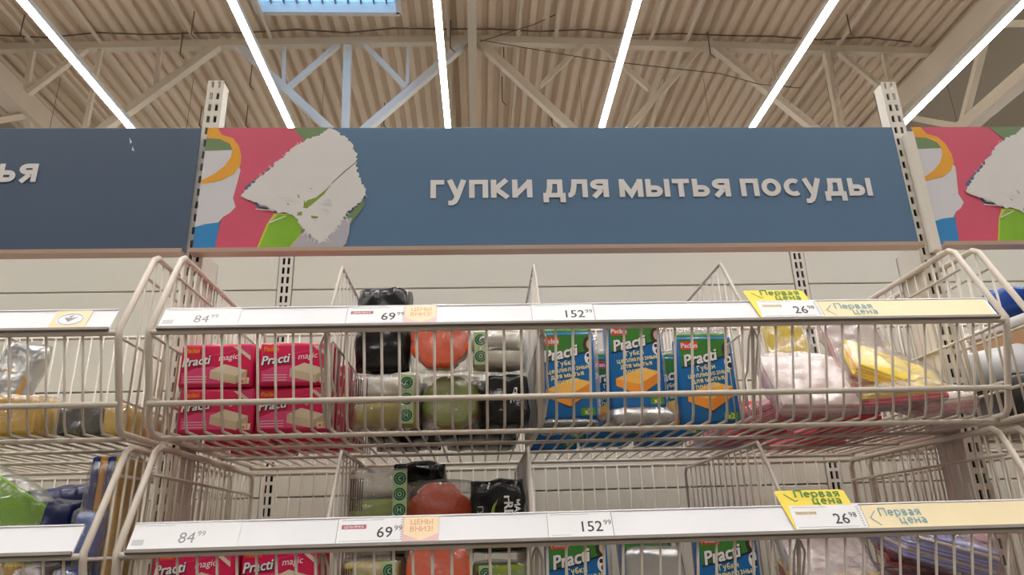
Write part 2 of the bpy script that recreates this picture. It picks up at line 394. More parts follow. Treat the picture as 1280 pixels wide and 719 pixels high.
# cables, conduits and rods under the roof
rnd = random.Random(3)
pts = [(-5.3+i*.55, 6.86+.02*math.sin(i*2), zroof(-5.3+i*.55)+.01-.03*(i % 2)) for i in range(20)]
tag(MB().tube(pts, .009, 5).build('power_cable', DARKM), 'dark cable slung along the top chord of the truss', 'cable')
tag(MB().tube([(-.0, 8.85, ROOF-.33), (3.6, 8.85, ROOF-.36)], .035, 6).build('conduit_pipe', TRUSS), 'thin horizontal pipe beyond the truss under the roof', 'pipe')
for (a, b, z0) in (((600, 52), (735, 0), 0), ((600, 50), (900, 92), 0), ((900, 92), (1000, 110), 0)):
    p, q = P(*a, 6.9), P(*b, 6.6)
    tag(MB().tube([p, (p+q)/2-Vector((0, 0, .05)), q], .005, 4).build('roof_wire', DARKM), 'thin sagging wire strung under the roof deck', 'wire', 'wires under the roof')
for px, py in ((25, 25), (232, 25), (560, 30), (650, 20), (700, 15), (868, 25), (1065, 25), (330, 25), (108, 22), (820, 30)):
    q = PZ(px, py, ROOF-.1); y = q.y; x = q.x
    tag(MB().tube([(x, y-1.2, zroof(x)-.02), (x, y+4.0, zroof(x)-.02)], .024, 5).build('roof_conduit', TRUSS), 'thin conduit fixed along a rib of the roof deck', 'conduit', 'conduits on the roof deck')
for px, py in ((27, 35), (240, 35), (226, 60), (250, 150), (313, 100), (308, 150), (628, 120), (480, 150), (690, 150), (887, 60), (1062, 35), (563, 52), (630, 78)):
    q = PZ(px, py, ROOF-.3)
    tag(MB().tube([(q.x, q.y, zroof(q.x)+.03), (q.x, q.y, q.z-.08), (q.x+.05, q.y, q.z-.14)], .007, 5).build('hanger_hook', DARKM), 'small dark hanger hook dangling from the roof deck', 'hook', 'hooks under the roof')

# ------------------------------------------------------------------ LED lines
LED = emit_mat('led_diffuser', (1.0, .975, .945), LAMP_STRENGTH)
HOUS = mat('lamp_housing', (225, 225, 222), .4)
lamp0 = thing('linear_lamp', 'long white LED strip lamp hung along the hall under the roof', 'lamp', group='LED strip lamps')
MB().box(-.029, .029, CY0+.8, CY1-1, .0, .05).build('housing', HOUS, lamp0)
MB().box(-.027, .027, CY0+.8, CY1-1, -.022, .0).build('diffuser', LED, lamp0)
for yy in (-3, 0, 3, 7.6, 11, 15):
    MB().tube([(0, yy, .05), (0, yy, 1.44)], .003, 4).build('suspension_rod', DARKM, lamp0)
ld = bpy.data.lights.new('led_beam', 'AREA'); ld.shape = 'RECTANGLE'; ld.size = .05; ld.size_y = CY1-CY0-1.9; ld.energy = LAMP_WATTS; ld.spread = math.radians(LAMP_SPREAD); ld.color = (1.0, .975, .945)
lo_ = bpy.data.objects.new('led_beam', ld); COL.objects.link(lo_); lo_.parent = lamp0; lo_.location = (0, (CY0+CY1-.2)/2, -.025)
for i in range(-3, 9):
    o = lamp0 if i == -3 else copy_tree(lamp0)
    o.location = (-3.4646+1.57482*i, 0, H+4.0); o.rotation_euler = (0, 0, -.0064)

# ------------------------------------------------------------------ gondola frame
XL, BAY, DU = -.4672, 1.25, 1.1313
CXB = XL+BAY/2
SLOT = mat('slot_shadow_steel', (40, 36, 33), .8)  # near-black strip paints the shade seen inside the slots
def slotted_face(x0, x1, y, z0, z1, cols, sw, sh, pitch):
    mb = MB(); z = z0
    xs = [x0]
    for c in cols: xs += [c-sw/2, c+sw/2]
    xs.append(x1)
    while z < z1-1e-6:
        zt = min(z+pitch, z1); a, b = z+(pitch-sh)/2, z+(pitch+sh)/2
        if b >= zt: mb.add([(x0, y, z), (x1, y, z), (x1, y, zt), (x0, y, zt)], [(0, 1, 2, 3)]); break
        mb.add([(x0, y, z), (x1, y, z), (x1, y, a), (x0, y, a)], [(0, 1, 2, 3)])
        mb.add([(x0, y, b), (x1, y, b), (x1, y, zt), (x0, y, zt)], [(0, 1, 2, 3)])
        for i in range(0, len(xs), 2):
            mb.add([(xs[i], y, a), (xs[i+1], y, a), (xs[i+1], y, b), (xs[i], y, b)], [(0, 1, 2, 3)])
        for c in cols:                       # slot edges
            l, r = c-sw/2, c+sw/2; e = y+.003
            mb.add([(l, y, a), (r, y, a), (r, y, b), (l, y, b), (l, e, a), (r, e, a), (r, e, b), (l, e, b)],
                   [(0, 1, 5, 4), (1, 2, 6, 5), (2, 3, 7, 6), (3, 0, 4, 7)])
        z = zt
    return mb
HW = .0145
def make_upright(X, label):
    t = thing('slotted_upright', label, 'upright', (X, DU, 0), group=None)
    Zm, Zt = H+.47, H+.803
    slotted_face(-HW, HW, 0, .003, Zm, (-.0058, .0058), .0052, .0145, .024).build('slotted_face', STEEL, t)
    b = MB()                                 # channel behind the slotted face
    b.box(-HW, -HW+.002, .0005, .07, 0, Zm).box(HW-.002, HW, .0005, .07, 0, Zm).box(-HW, HW, .068, .07, 0, Zm).box(-HW, HW, 0, .07, 0, .003)
    b.build('channel', STEEL, t)
    slotted_face(-HW, HW, -.0005, Zm, Zt, (-.0058, .0058), .0056, .0135, .024).build('extension_face', STEEL, t)
    e = MB(); e.box(-HW, -HW+.002, 0, .026, Zm, Zt-.004).box(HW-.002, HW, 0, .026, Zm, Zt-.004).box(-HW, HW, .024, .026, Zm, Zt-.008)
    e.build('extension_channel', STEEL, t)
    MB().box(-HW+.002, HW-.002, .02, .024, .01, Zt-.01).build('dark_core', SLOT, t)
    return t
UPL = ['white slotted steel upright at the outer end of the navy banner ending in ья',
       'white slotted steel upright between the navy and the lettered blue banners',
       'white slotted steel upright between the lettered banner and the bottle-and-petal banner',
       'white slotted steel upright beyond the bottle-and-petal banner']
for k in range(4): make_upright(XL+BAY*(k-1), UPL[k])
# rear wall of boards between rear slotted posts
DB = 1.633
BPL = ['white board back wall behind the bay with the navy banner', 'white board back wall behind the sponge and cloth baskets', 'white board back wall behind the bay with the bottle-and-petal banner']
for k in range(3):
    t = thing('back_wall_panel', BPL[k], 'back panel', (CXB+.012+BAY*(k-1), DB, 0))
    MB().box(-BAY/2+.018, BAY/2-.018, .0195, .022, 0, H+.81).build('backing_sheet', STEEL, t)
    board = None
    zs = [0.0]+[H+.104+.237*j for j in range(-6, 4)]
    for j in range(len(zs)-1):
        h = zs[j+1]-zs[j]-.003
        if board is None or j <= 1:
            board = rbox('panel_board', BAY-.036, .016, h, PANEL, t, .0012, 1, (0, .01, zs[j]), smooth=False).data
        else: link('panel_board', board, t, (0, .01, zs[j]))
PST = ['slim black-slotted rear post at the outer end of the back boards', 'slim black-slotted rear post behind the pink boxes', 'slim black-slotted rear post behind the yellow promo card', 'slim black-slotted rear post behind the bottle-and-petal banner bay']
for k in range(4):
    t = thing('rear_post', PST[k], 'post', (XL+.012+BAY*(k-1), DB, 0))
    slotted_face(-.016, .016, 0, .003, H+.82, (-.006, .006), .0062, .017, .024).build('slotted_face', STEEL, t)
    MB().box(-.016, -.0145, .0003, .03, 0, H+.82).box(.0145, .016, .0003, .03, 0, H+.82).build('channel', STEEL, t)
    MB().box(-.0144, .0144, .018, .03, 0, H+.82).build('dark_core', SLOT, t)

for k in range(3):                          # unseen shelf added to block floor bounce under the baskets
    t = thing('base_shelf', 'steel base shelf below the baskets of the bay with '+('the navy banner', 'the lettered banner', 'the bottle-and-petal banner')[k], 'shelf', (CXB+BAY*(k-1), 1.29, 0))
    rbox('shelf_deck', BAY-.04, .62, .03, mat('base_shelf_grey', (92, 86, 80), .5), t, .003, 1, (0, 0, .90)); rbox('plinth', BAY-.05, .40, .90, mat('base_shelf_grey', (92, 86, 80), .5), t, .003, 1, (0, .1, 0))
# ------------------------------------------------------------------ wire baskets
BW, YB, ZB = .605, 1.012, H+.1533           # half width, front-bottom depth, floor height of the upper basket
DZ = .2858
FT, AP, BK = (-.042, .1294), (.032, .271), .478   # rail wire, apex, back depth (local y,z)
def make_basket():
    t = thing('wire_basket', 'x', 'basket')
    N = 50; r = .0019
    wme = MB().tube([(0, FT[0], FT[1]), (0, -.004, .012), (0, .004, .0), (0, BK-.006, 0), (0, BK, .006), (0, BK, AP[1])], r, 6).mesh('wire', WIRE, True)
    for i in range(1, N):
        link('wire', wme, t, (-BW+2*BW*i/N, 0, 0))
    def cross(y, z, rr, nm='cross_wire'):
        return MB().tube([(-BW, y, z), (BW, y, z)], rr, 8).build(nm, WIRE, t, smooth=True)
    cross(FT[0]-.001, FT[1], .0042, 'front_top_wire')
    fy = lambda z: FT[0]*z/FT[1]
    cross(fy(.036)-.006, .036, .0042, 'front_middle_wire')
    cross(.022, -.0055, .0036, 'bottom_wire'); cross(.15, -.005, .003, 'bottom_wire'); cross(.29, -.005, .003, 'bottom_wire'); cross(BK-.02, -.0055, .0036, 'bottom_wire')
    cross(BK+.004, .13, .0022, 'back_wire'); cross(BK+.002, AP[1], .0036, 'back_top_wire')
    for s in (-1, 1):
        x = s*BW
        sp = link('side_panel', MB().tube([(x, BK, 0), (x, BK, AP[1]-.012), (x, BK-.012, AP[1]), (x, AP[0]+.008, AP[1]), (x, AP[0]-.005, AP[1]-.008), (x, FT[0]-.002, FT[1]+.004), (x, FT[0], FT[1]-.008), (x, -.004, .01), (x, .006, 0)], .0047, 8, True).mesh('side_panel', WIRE, True), t)
        for k in range(19):
            y = .012+k*.0252
            zt = AP[1] if y > AP[0] else FT[1]+(AP[1]-FT[1])*(y-FT[0])/(AP[0]-FT[0])
            MB().tube([(x, y, 0), (x, y, zt)], r, 6).build('side_wire', WIRE, sp, smooth=True)
        for z, y0 in ((.232, .02), (.126, FT[0]), (.045, -.01)):
            MB().tube([(x-s*.003, y0, z), (x-s*.003, BK, z)], .0024, 6).build('side_rail_wire', WIRE, sp, smooth=True)
        MB().box(min(x, s*(BAY/2-HW-.0005)), max(x, s*(BAY/2-HW-.0005)), DU-YB+.005, DU-YB+.06, .05, .2).build('bracket', STEEL, t)
    # price rail: leaning plastic strip on the front wire
    rl = link('price_rail', MB().prism([(-BW+.012, 0), (BW-.012, 0), (BW-.012, .0385), (-BW+.012, .0385)], -.0014, .0014).mesh('price_rail', RAIL), t, (0, FT[0]-.0045, FT[1]+.0035), (-math.radians(30), 0, 0))
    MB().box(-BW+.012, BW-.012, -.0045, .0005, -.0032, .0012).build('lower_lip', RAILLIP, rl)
    MB().box(-BW+.012, BW-.012, -.0028, .001, .0375, .0392).build('upper_lip', RAIL, rl)
    return t
bask0 = make_basket()
BL = {(0, 0): 'upper wire basket of pink boxes, sponges and yellow cloths under the lettered banner', (0, 1): 'lower wire basket of pink boxes, sponges and purple cloths with empty rear',
      (-1, 0): 'upper wire basket of yellow and black sponges under the navy banner', (-1, 1): 'lower wire basket with lime cloth packet under the navy banner',
      (1, 0): 'upper wire basket with white roll under the bottle-and-petal banner', (1, 1): 'lower wire basket with pink packet under the bottle-and-petal banner'}
BASK = {}
for n, key in enumerate(BL):
    o = bask0 if n == 0 else copy_tree(bask0)
    o.location = (CXB+BAY*key[0], YB, ZB-DZ*key[1]); o['label'] = BL[key]; o['group'] = 'wire baskets of the shelving'; BASK[key] = o
def make_divider():
    t = thing('basket_divider', 'x', 'divider'); R = .0026; b = .0055
    AY, AZ = .063, .262
    MB().tube([(0, BK-.012, b), (0, BK-.012, AZ-.01), (0, BK-.022, AZ), (0, AY, AZ), (0, AY-.008, AZ-.008), (0, FT[0]+.012, FT[1]+.01), (0, FT[0]+.012, FT[1]-.01), (0, .008, b)], R, 6, True).build('frame', CHROME, t, smooth=True)
    for k in range(15):
        y = .025+k*.0285; z = AZ if y > AY else FT[1]+.01+(AZ-FT[1]-.01)*(y-FT[0]-.012)/(AY-FT[0]-.012)
        MB().tube([(0, y, b), (0, y, z)], .0015, 6).build('wire', CHROME, t, smooth=True)
    MB().tube([(0, .02, .13), (0, BK-.012, .13)], .0018, 6).build('middle_wire', CHROME, t, smooth=True)
    for s in (-1, 1):
        MB().tube([(s*.002, FT[0]+.01, FT[1]-.006), (s*.007, FT[0]+.012, FT[1]-.02), (s*.006, FT[0]+.034, .07), (s*.009, .012, .05), (s*.003, .014, .012)], .0017, 6).build('clip_wire', CHROME, t, smooth=True)
    return t
div0 = make_divider()
DV = [(0, 0, -.2068, 'pink boxes and the bagged sponges, upper basket'), (0, 0, .0877, 'bagged sponges and the blue-green packs, upper basket'), (0, 0, .396, 'blue-green packs and the yellow cloths, upper basket'),
      (0, 1, -.1985, 'pink boxes and the bagged sponges, lower basket'), (0, 1, .0723, 'bagged sponges and the blue-green packs, lower basket'), (0, 1, .4145, 'blue-green packs and the purple cloths, lower basket'),
      (-1, 0, -.945, 'yellow sponge and black sponges under the navy banner'), (1, 0, 1.35, None)]
for n, (bx, bz, x, lab) in enumerate(DV):
    if lab is None: continue
    o = div0 if n == 0 else copy_tree(div0)
    p_ = 2*BW/50; k_ = round((x-CXB-BAY*bx)/p_); e_ = x-CXB-BAY*bx-k_*p_
    if abs(e_) < .0062: x += (.0062-abs(e_))*(1 if e_ >= 0 else -1)
    o.location = (x, YB, ZB-DZ*bz); o['label'] = 'wire divider between the '+lab; o['group'] = 'basket dividers'

# ------------------------------------------------------------------ banners
YBAN = 1.118
BLUE = mat('banner_blue', (84, 117, 148), .42, var=.05, nscale=4)
BLUE_SHADED = mat('banner_navy', (70, 88, 112), .45, var=.05, nscale=4)  # same blue print, its shade and duller reflection put into the colour
LET = mat('banner_lettering', (226, 224, 222), .5, var=.02)
LETO = mat('lettering_outline', (50, 70, 92), .5, var=.02)
PR = {k: mat('print_'+k, c, .42, var=v, nscale=ns) for k, (c, v, ns) in dict(pink=((214, 84, 112), .10, 9), petal=((222, 219, 216), .04, 25), grey=((214, 212, 216), .06, 9), sky=((42, 136, 200), .1, 9),
      yellow=((232, 165, 38), .1, 12), green=((128, 180, 40), .3, 14), moss=((112, 138, 92), .15, 9), lime=((205, 205, 70), .1, 20), slate=((180, 180, 190), .08, 9), leaf=((140, 165, 60), .2, 40), line=((120, 118, 110), .05, 9), torn=((235, 235, 235), .02, 9)).items()}
PROF = mat('banner_profile', (196, 170, 152), .35, metal=.3, var=.06, nscale=3)  # aluminium with its brownish-pink reflection painted into the colour
ZB0, ZB1 = H+.4615, H+.6965
def art(cx, cy):                             # point of the printed picture, measured from the banner's lower left corner
    p = P(240+cx/3.996, 150+cy/3.994, YBAN); return (p.x+.4665, p.z-ZB0)
def teeth(pts, amp, seed, step=.006):
    r = random.Random(seed); out = []
    for i in range(len(pts)):
        a, b = Vector(pts[i]), Vector(pts[(i+1) % len(pts)]); n = max(1, int((b-a).length/step)); d = (b-a); nr = Vector((-d.y, d.x)).normalized() if d.length else Vector((0, 0))
        for k in range(n):
            out.append(tuple(a+d*k/n+nr*(amp*r.uniform(-1, 1))))
    return out
def clampz(pts, w): return [(min(max(x, .0005), w-.0005), min(max(z, .0005), ZB1-ZB0-.0005)) for x, z in pts]
def picture(t, w):
    L = [('pink', [(100, 30), (510, 30), (570, 100), (440, 200), (260, 340), (330, 440), (420, 460), (375, 520), (320, 672), (100, 672), (150, 490), (150, 400)]),
         ('grey', [(30, 130), (200, 150), (243, 250), (222, 330), (205, 390), (218, 435), (190, 465), (155, 485), (130, 515), (10, 545)]),
         ('sky', [(10, 535), (70, 520), (138, 512), (125, 590), (110, 672), (5, 672)]),
         ('moss', [(40, 90), (140, 90), (195, 115), (203, 150), (40, 155)]),
         ('yellow', [(60, 25), (130, 40), (150, 75), (205, 92), (235, 130), (247, 180), (243, 225), (210, 270), (150, 302), (50, 322), (45, 305), (115, 268), (165, 228), (195, 185), (203, 150), (190, 120), (140, 96), (55, 92)]),
         ('moss', [(505, 30), (700, 30), (690, 75), (610, 100), (565, 108)]),
         ('lime', [(412, 468), (520, 470), (560, 560), (480, 672), (316, 672), (375, 520)]),
         ('green', [(388, 515), (430, 475), (520, 475), (552, 558), (470, 672), (326, 672)]),
         ('moss', [(735, 520), (860, 400), (862, 430), (800, 510), (760, 560)]),
         ('slate', [(475, 672), (550, 570), (640, 520), (800, 490), (790, 520), (785, 570), (770, 620), (728, 672)])]
    for i, (c, pts) in enumerate(L):
        flat('printed_shape', clampz([art(*q) for q in pts], w), PR[c], t, -.0003-.00012*i)
    fl = [(690, 45), (745, 75), (800, 115), (822, 170), (828, 270), (850, 320), (872, 372), (850, 410), (775, 462), (745, 515), (705, 570), (645, 612), (590, 580), (545, 540), (527, 490), (500, 478), (420, 460), (330, 420), (255, 378), (275, 345), (355, 280), (440, 200), (510, 140), (575, 100), (615, 88)]
    flat('printed_petals', clampz(teeth([art(*q) for q in fl], .0026, 5, .0035), w), PR['petal'], t, -.0020)
    for i, pts in enumerate(([(555, 440), (575, 405), (620, 390), (690, 335), (700, 320), (660, 375), (600, 425), (575, 445)], [(525, 480), (530, 465), (552, 460), (550, 480)],
                [(525, 370), (540, 385), (535, 395)], [(560, 400), (575, 430), (560, 432)], [(595, 480), (635, 485), (625, 495), (600, 494)], [(590, 340), (602, 345), (598, 350)], [(475, 415), (490, 425), (480, 428)])):
        flat('printed_leaf', [art(*q) for q in pts], PR['leaf'], t, -.0022)
    for pts in ([(828, 205), (826, 212), (760, 268), (700, 322), (698, 318), (760, 260)], [(248, 372), (360, 425), (358, 430), (248, 380)], [(320, 445), (400, 452), (400, 456), (320, 450)], [(600, 615), (570, 570), (575, 568)], [(760, 470), (785, 515), (780, 515)], [(385, 512), (470, 480), (470, 484), (388, 520)]):
        flat('printed_line', [art(*q) for q in pts], PR['petal'] if pts[0][0] != 828 else PR['line'], t, -.0023)
def bristles(t, w):                          # fine white fringe of the printed petals
    r = random.Random(11)
    for (a0, a1, dx, dy, n) in (((868, 372), (770, 462), 16, 12, 9), ((765, 465), (650, 610), 22, 22, 12), ((640, 612), (540, 540), -14, 30, 8), ((420, 462), (260, 380), -34, -4, 9), ((300, 325), (560, 105), -12, -10, 16)):
        for k in range(n):
            f = (k+r.random())/n; cx, cy = a0[0]+(a1[0]-a0[0])*f, a0[1]+(a1[1]-a0[1])*f; q = r.uniform(.5, 1.4); nx, ny = -dy*.14, dx*.14
            flat('printed_bristle', clampz([art(cx-nx, cy-ny), art(cx+dx*q, cy+dy*q), art(cx+nx, cy+ny), art(cx-dx*.5, cy-dy*.5)], w), PR['petal'], t, -.0021)
    for k in range(26):                      # pale veins
        an = math.radians(r.uniform(-170, 100)); l0, l1 = r.uniform(30, 70), r.uniform(90, 180); c, s_ = math.cos(an), math.sin(an)
        if -100 < math.degrees(an) < 100 and l1 > 120: l1 = 110
        flat('printed_vein', clampz([art(590+c*l0, 430+s_*l0*.8), art(590+c*l1, 430+s_*l1*.8), art(590+c*l1+1.5, 430+s_*l1*.8+2)], w), PR['slate'], t, -.00215)
def banner(x0, x1, label, bm, pic=True):
    t = thing('aisle_banner', label, 'banner', (x0, YBAN, ZB0), group='aisle header banners'); w = x1-x0
    rbox('board', w, .004, ZB1-ZB0, bm, t, .0008, 1, (w/2, .0022, 0), smooth=False)
    if pic: picture(t, w); bristles(t, w)
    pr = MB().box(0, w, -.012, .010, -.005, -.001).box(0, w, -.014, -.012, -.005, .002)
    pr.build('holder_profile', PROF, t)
    return t
t = banner(-.4665, .7625, 'blue aisle banner lettered гупки для мытья посуды with petal picture', BLUE)
a, b = P(538, 248, YBAN), P(1091, 244, YBAN)
tw = b.x-a.x
def fit_text(body, width, height_x, m, parent, loc, t_, gap, grow=0.0):
    items, x = [], 0.0                       # one object for each letter
    for ch in body:
        if ch == ' ': x += .36; continue
        me, w_ = letter_me(ch, t_, m); items.append((me, x)); x += w_+gap
    sx, sz = width/(x-gap), height_x
    for me, ox in items:
        o = link('letter', me, parent, (loc[0]+ox*sx, loc[1], loc[2])); o.scale = (sx, 1, sz)
zt = P(815, 246.5, YBAN).z-ZB0
fit_text('гупки для мытья посуды', tw, .0345, LET, t, (a.x+.4665, -.0014, zt), .25, .13)
t = banner(-.4775-1.229, -.4775, 'darker navy aisle banner whose lettering ends in ья', BLUE_SHADED)
q0, q1 = P(-4, 228, YBAN), P(45, 227, YBAN)
fit_text('ья', q1.x-q0.x, .0345, LET, t, (q0.x+.4775+1.229, -.0014, q0.z-ZB0), .25, .13)
for pts in ([(162, 172), (165, 178), (163, 180)], [(164, 186), (170, 190), (166, 187)], [(166, 183), (168, 189), (165, 188)]):
    g = [P(x, y, YBAN) for x, y in pts]; flat('torn_spot', [(q.x+.4775+1.229, q.z-ZB0) for q in g], PR['torn'], t, -.0006)
t = banner(.797, .797+1.229, 'aisle banner showing only bottles and white petals past the slotted upright', BLUE)
MB().box(-.013, -.001, -.006, .012, -.01, .222).build('end_profile', STEEL, t)

# ------------------------------------------------------------------ price tags on the rails
TILT = -math.radians(30)
def rail_pt(bz): return YB+FT[0]-.0045, ZB-DZ*bz+FT[1]+.0035
def rail_x(px, bz):
    Y, Z = rail_pt(bz); lo, hi = -3.0, 3.0     # x on the rail whose image column is px
    for _ in range(50):
        m_ = (lo+hi)/2; v = Vector((m_, Y+.01, Z+.018-H)); X = 640+F_PX*v.dot(CR)/v.dot(CF)
        if X < px: lo = m_
        else: hi = m_
    return lo
def rail_thing(name, label, cat, px0, px1, bz, mt, z0=.002, z1=.0365, y=-.0022, group=None, cut=None):
    Y, Z = rail_pt(bz); x0, x1 = rail_x(px0, bz), min(rail_x(px1, bz), CXB+BW-.016); w = x1-x0
    t = thing(name, label, cat, (x0, Y, Z), (TILT, 0, 0), group)
    pts = rect(0, w, z0, z1) if cut is None else [(x*w, z) for x, z in cut]
    MB().prism(pts, y-.0004, y).build('card', mt, t)
    return t, w
CREAM = mat('promo_cream', (240, 222, 178), .4, var=.03)
YEL = mat('promo_yellow', (250, 224, 70), .4, var=.03)
GRN = mat('promo_green_ink', (70, 140, 50), .5)
TEAL = mat('promo_teal_ink', (120, 168, 176), .5)
PINKINK = mat('label_red_ink', (176, 88, 100), .5)
ORNG = mat('promo_shield', (250, 224, 186), .4); ORT = mat('promo_shield_text', (232, 178, 136), .5); SHL = mat('promo_shield_pink', (232, 196, 196), .4)
def price(t, w, big, small, ink, bx, size=.021, yy=-.0028):
    text(big, size, ink, t, (bx, yy, .009), name='price_digits', bold=.006 if ink is INK else .0, align='RIGHT', xs=1.0)
    text(small, size*.5, ink, t, (bx+.001, yy, .009+size*.42), name='price_digits', align='LEFT')
    text(' '.join(['—']*1), .004, INKL, t, (w*.3, yy, .004), name='fine_print')
for bz, c in ((0, dict(a=(203, 300), b=(434, 507), sh=(505, 546), c=(664, 743), d=(944, 1024), e=(1026, 1256))), (1, dict(a=(165, 300), b=(422, 505), sh=(503, 549), c=(684, 766), d=(985, 1078), e=(1080, 1292)))):
    lv = ('upper', 'lower')[bz]
    t, w = rail_thing('price_tag', 'faded white price tag reading 84 99 on the %s rail' % lv, 'price tag', *c['a'], bz, PAPER)
    price(t, w, '84', '99', INKF, w*.62 if bz == 0 else w*.60)
    for k in range(8): flat('barcode_bar', rect(.004+k*.0018, .005+k*.0018, .007, .015), INKL, t, -.0028)
    flat('fine_print', rect(.004, .05, .0335, .0342), INKL, t, -.0028)
    t, w = rail_thing('price_tag', 'white price tag reading 69 99 with small red bar on the %s rail' % lv, 'price tag', *c['b'], bz, PAPER)
    price(t, w, '69', '99', INK, w*.84)
    flat('red_bar', rect(.005, .036, .0215, .0275), PINKINK, t, -.0028); cyr('ЦЕНЫ ВНИЗ', .0024, PAPER, t, (.0205, -.0031, .0228), name='fine_print')
    flat('fine_print', rect(.004, .058, .0335, .0343), INKL, t, -.0028); flat('fine_print', rect(.004, w-.004, .0045, .0051), INKL, t, -.0028)
    flat('edge_line', rect(-.0006, .0002, .002, .036), INKF, t, -.0028)
    for k in range(9): flat('edge_print', rect(w-.004, w-.001, .005+k*.0034, .0065+k*.0034), INKL, t, -.0028)
    t, w = rail_thing('promo_sticker', 'pale shield sticker lettered ЦЕНЫ ВНИЗ! on the %s rail' % lv, 'sticker', *c['sh'], bz, SHL, y=-.0029)
    flat('shield', [(.002, .012), (w/2, .003), (w-.001, .012), (w-.001, .036), (.002, .036)], ORNG, t, -.0036)
    cyr('ЦЕНЫ', .0056, ORT, t, (w/2+.001, -.0039, .025), t=.24, xs=min(1.0, w/.038)); cyr('ВНИЗ!', .0056, ORT, t, (w/2+.001, -.0039, .0150), t=.24, xs=min(1.0, w/.038))
    t, w = rail_thing('price_tag', 'white price tag reading 152 99 on the %s rail' % lv, 'price tag', *c['c'], bz, PAPER)
    price(t, w, '152', '99', INK, w*.84)
    flat('fine_print', rect(.004, .055, .0335, .0343), INKL, t, -.0028); flat('edge_line', rect(w-.0015, w-.0005, .002, .036), INKF, t, -.0028); flat('edge_line', rect(0, .0008, .002, .036), INKL, t, -.0028)
    flat('fine_print', rect(.004, .03, .0045, .0051), INKL, t, -.0028)
    t, w = rail_thing('promo_strip', 'cream promo strip lettered Первая цена along the %s rail' % lv, 'label strip', *c['e'], bz, CREAM, z1=.0368, y=-.0016)
    cyr('Первая', .0088, TEAL, t, (.021, -.0026, .0195), t=.2, gap=.2, align='LEFT'); cyr('цена', .0088, TEAL, t, (.044, -.0026, .0078), t=.2, gap=.2, align='LEFT')
    flat('arrow_mark', [(.006, .0175), (.016, .028), (.0166, .0272), (.0076, .0175), (.018, .0065), (.0172, .0058)], TEAL, t, -.0026)
    t, w = rail_thing('promo_card', 'yellow promo card lettered Первая цена standing above the %s rail' % lv, 'promo card', c['d'][0]-6, c['d'][1]-6, bz, YEL, y=-.0034, cut=[(.10, .002), (1.06, .002), (.98, .036), (.95, .058), (.90, .0605), (.02, .0605), (-.01, .058)])
    cyr('Первая', .0084, GRN, t, (w*.25, -.0044, .0490), t=.22, gap=.18, align='LEFT', xs=w/.085); cyr('цена', .0084, GRN, t, (w*.46, -.0044, .0384), t=.22, gap=.18, align='LEFT', xs=w/.085)
    flat('arrow_mark', [(w*.10, .054), (w*.235, .0425), (w*.30, .047), (w*.235, .0440), (w*.11, .0548)], GRN, t, -.0044)
    t, w = rail_thing('price_tag', 'white price tag reading 26 98 below the yellow promo card on the %s rail' % lv, 'price tag', c['d'][0]+4, c['d'][1]-2, bz, PAPER, y=-.0041)
    price(t, w, '26', '98', INK, w*.80, yy=-.0048)
    flat('cream_bar', rect(.006, .034, .0225, .028), CREAM, t, -.0047); cyr('Первая цена', .0026, INKF, t, (.02, -.0049, .0240), name='fine_print')
    flat('fine_print', rect(.004, .05, .0335, .0342), INKL, t, -.0047); flat('fine_print', rect(.004, w*.9, .0045, .0051), INKL, t, -.0047)
    for k in range(9): flat('edge_print', rect(w-.004, w-.001, .005+k*.0034, .0065+k*.0034), INKL, t, -.0047)
t, w = rail_thing('promo_sticker', 'cream sticker with oval leaf emblem on the rail under the navy banner', 'sticker', 67, 112, 0, CREAM)
MB().add([(w/2+.019*math.cos(i*math.pi/12), -.0028, .019+.0125*math.sin(i*math.pi/12)) for i in range(24)], [tuple(range(24))]).build('oval', PAPER, t)
MB().tube([(w/2+.0165*math.cos(i*math.pi/12), -.0028, .019+.0105*math.sin(i*math.pi/12)) for i in range(24)], .0006, 4, True).build('oval_ring', INKL, t)
flat('leaf_mark', [(w/2-.009, .022), (w/2-.001, .013), (w/2+.010, .024), (w/2+.002, .021)], INKF, t, -.0032)
flat('leaf_mark', [(w/2-.004, .025), (w/2, .018), (w/2+.003, .027)], INKL, t, -.0033)
#GOODS
# ------------------------------------------------------------------ goods: materials
def gm(n, c, rough=.4, **k): return mat('goods_'+n, c, rough, **k)
PINK = gm('pink_wrap', (204, 30, 80), .25, var=.06); PINKD = gm('pink_fin', (176, 22, 66), .3); PINKL = gm('pink_swoosh', (216, 66, 120), .3)
ORD = gm('logo_red', (226, 62, 48), .3); ORY = gm('logo_amber', (246, 160, 70), .4); WHT = gm('print_white', (240, 238, 236), .4); NVY = gm('print_navy', (24, 26, 52), .4)
BG1 = gm('block_top', (214, 200, 172), .5); BG2 = gm('block_front', (196, 178, 146), .5); BG3 = gm('block_side', (180, 158, 126), .5)
BLU = gm('pack_blue', (20, 104, 168), .25, var=.06); GRE = gm('pack_green', (62, 128, 52), .25, var=.1); CRM = gm('print_cream', (232, 220, 150), .4)
SP1 = gm('sponge_top', (250, 190, 84), .5); SP2 = gm('sponge_front', (240, 150, 44), .5); SP3 = gm('sponge_side', (224, 132, 36), .5); BRN = gm('print_brown', (58, 40, 34), .5); GTG = gm('tag_green', (84, 140, 40), .4)
FOAM = {k: mat('foam_'+k, c, .85, var=.12, nscale=80, bump=.5, bscale=420) for k, c in dict(orange=(240, 92, 26), green=(134, 152, 52), grey=(196, 190, 172), yellow=(222, 180, 62), olive=(168, 152, 62), brown=(92, 60, 48), black=(34, 33, 36), blue=(34, 56, 132), amber=(214, 150, 60), cream=(224, 208, 178), lime=(150, 204, 60)).items()}
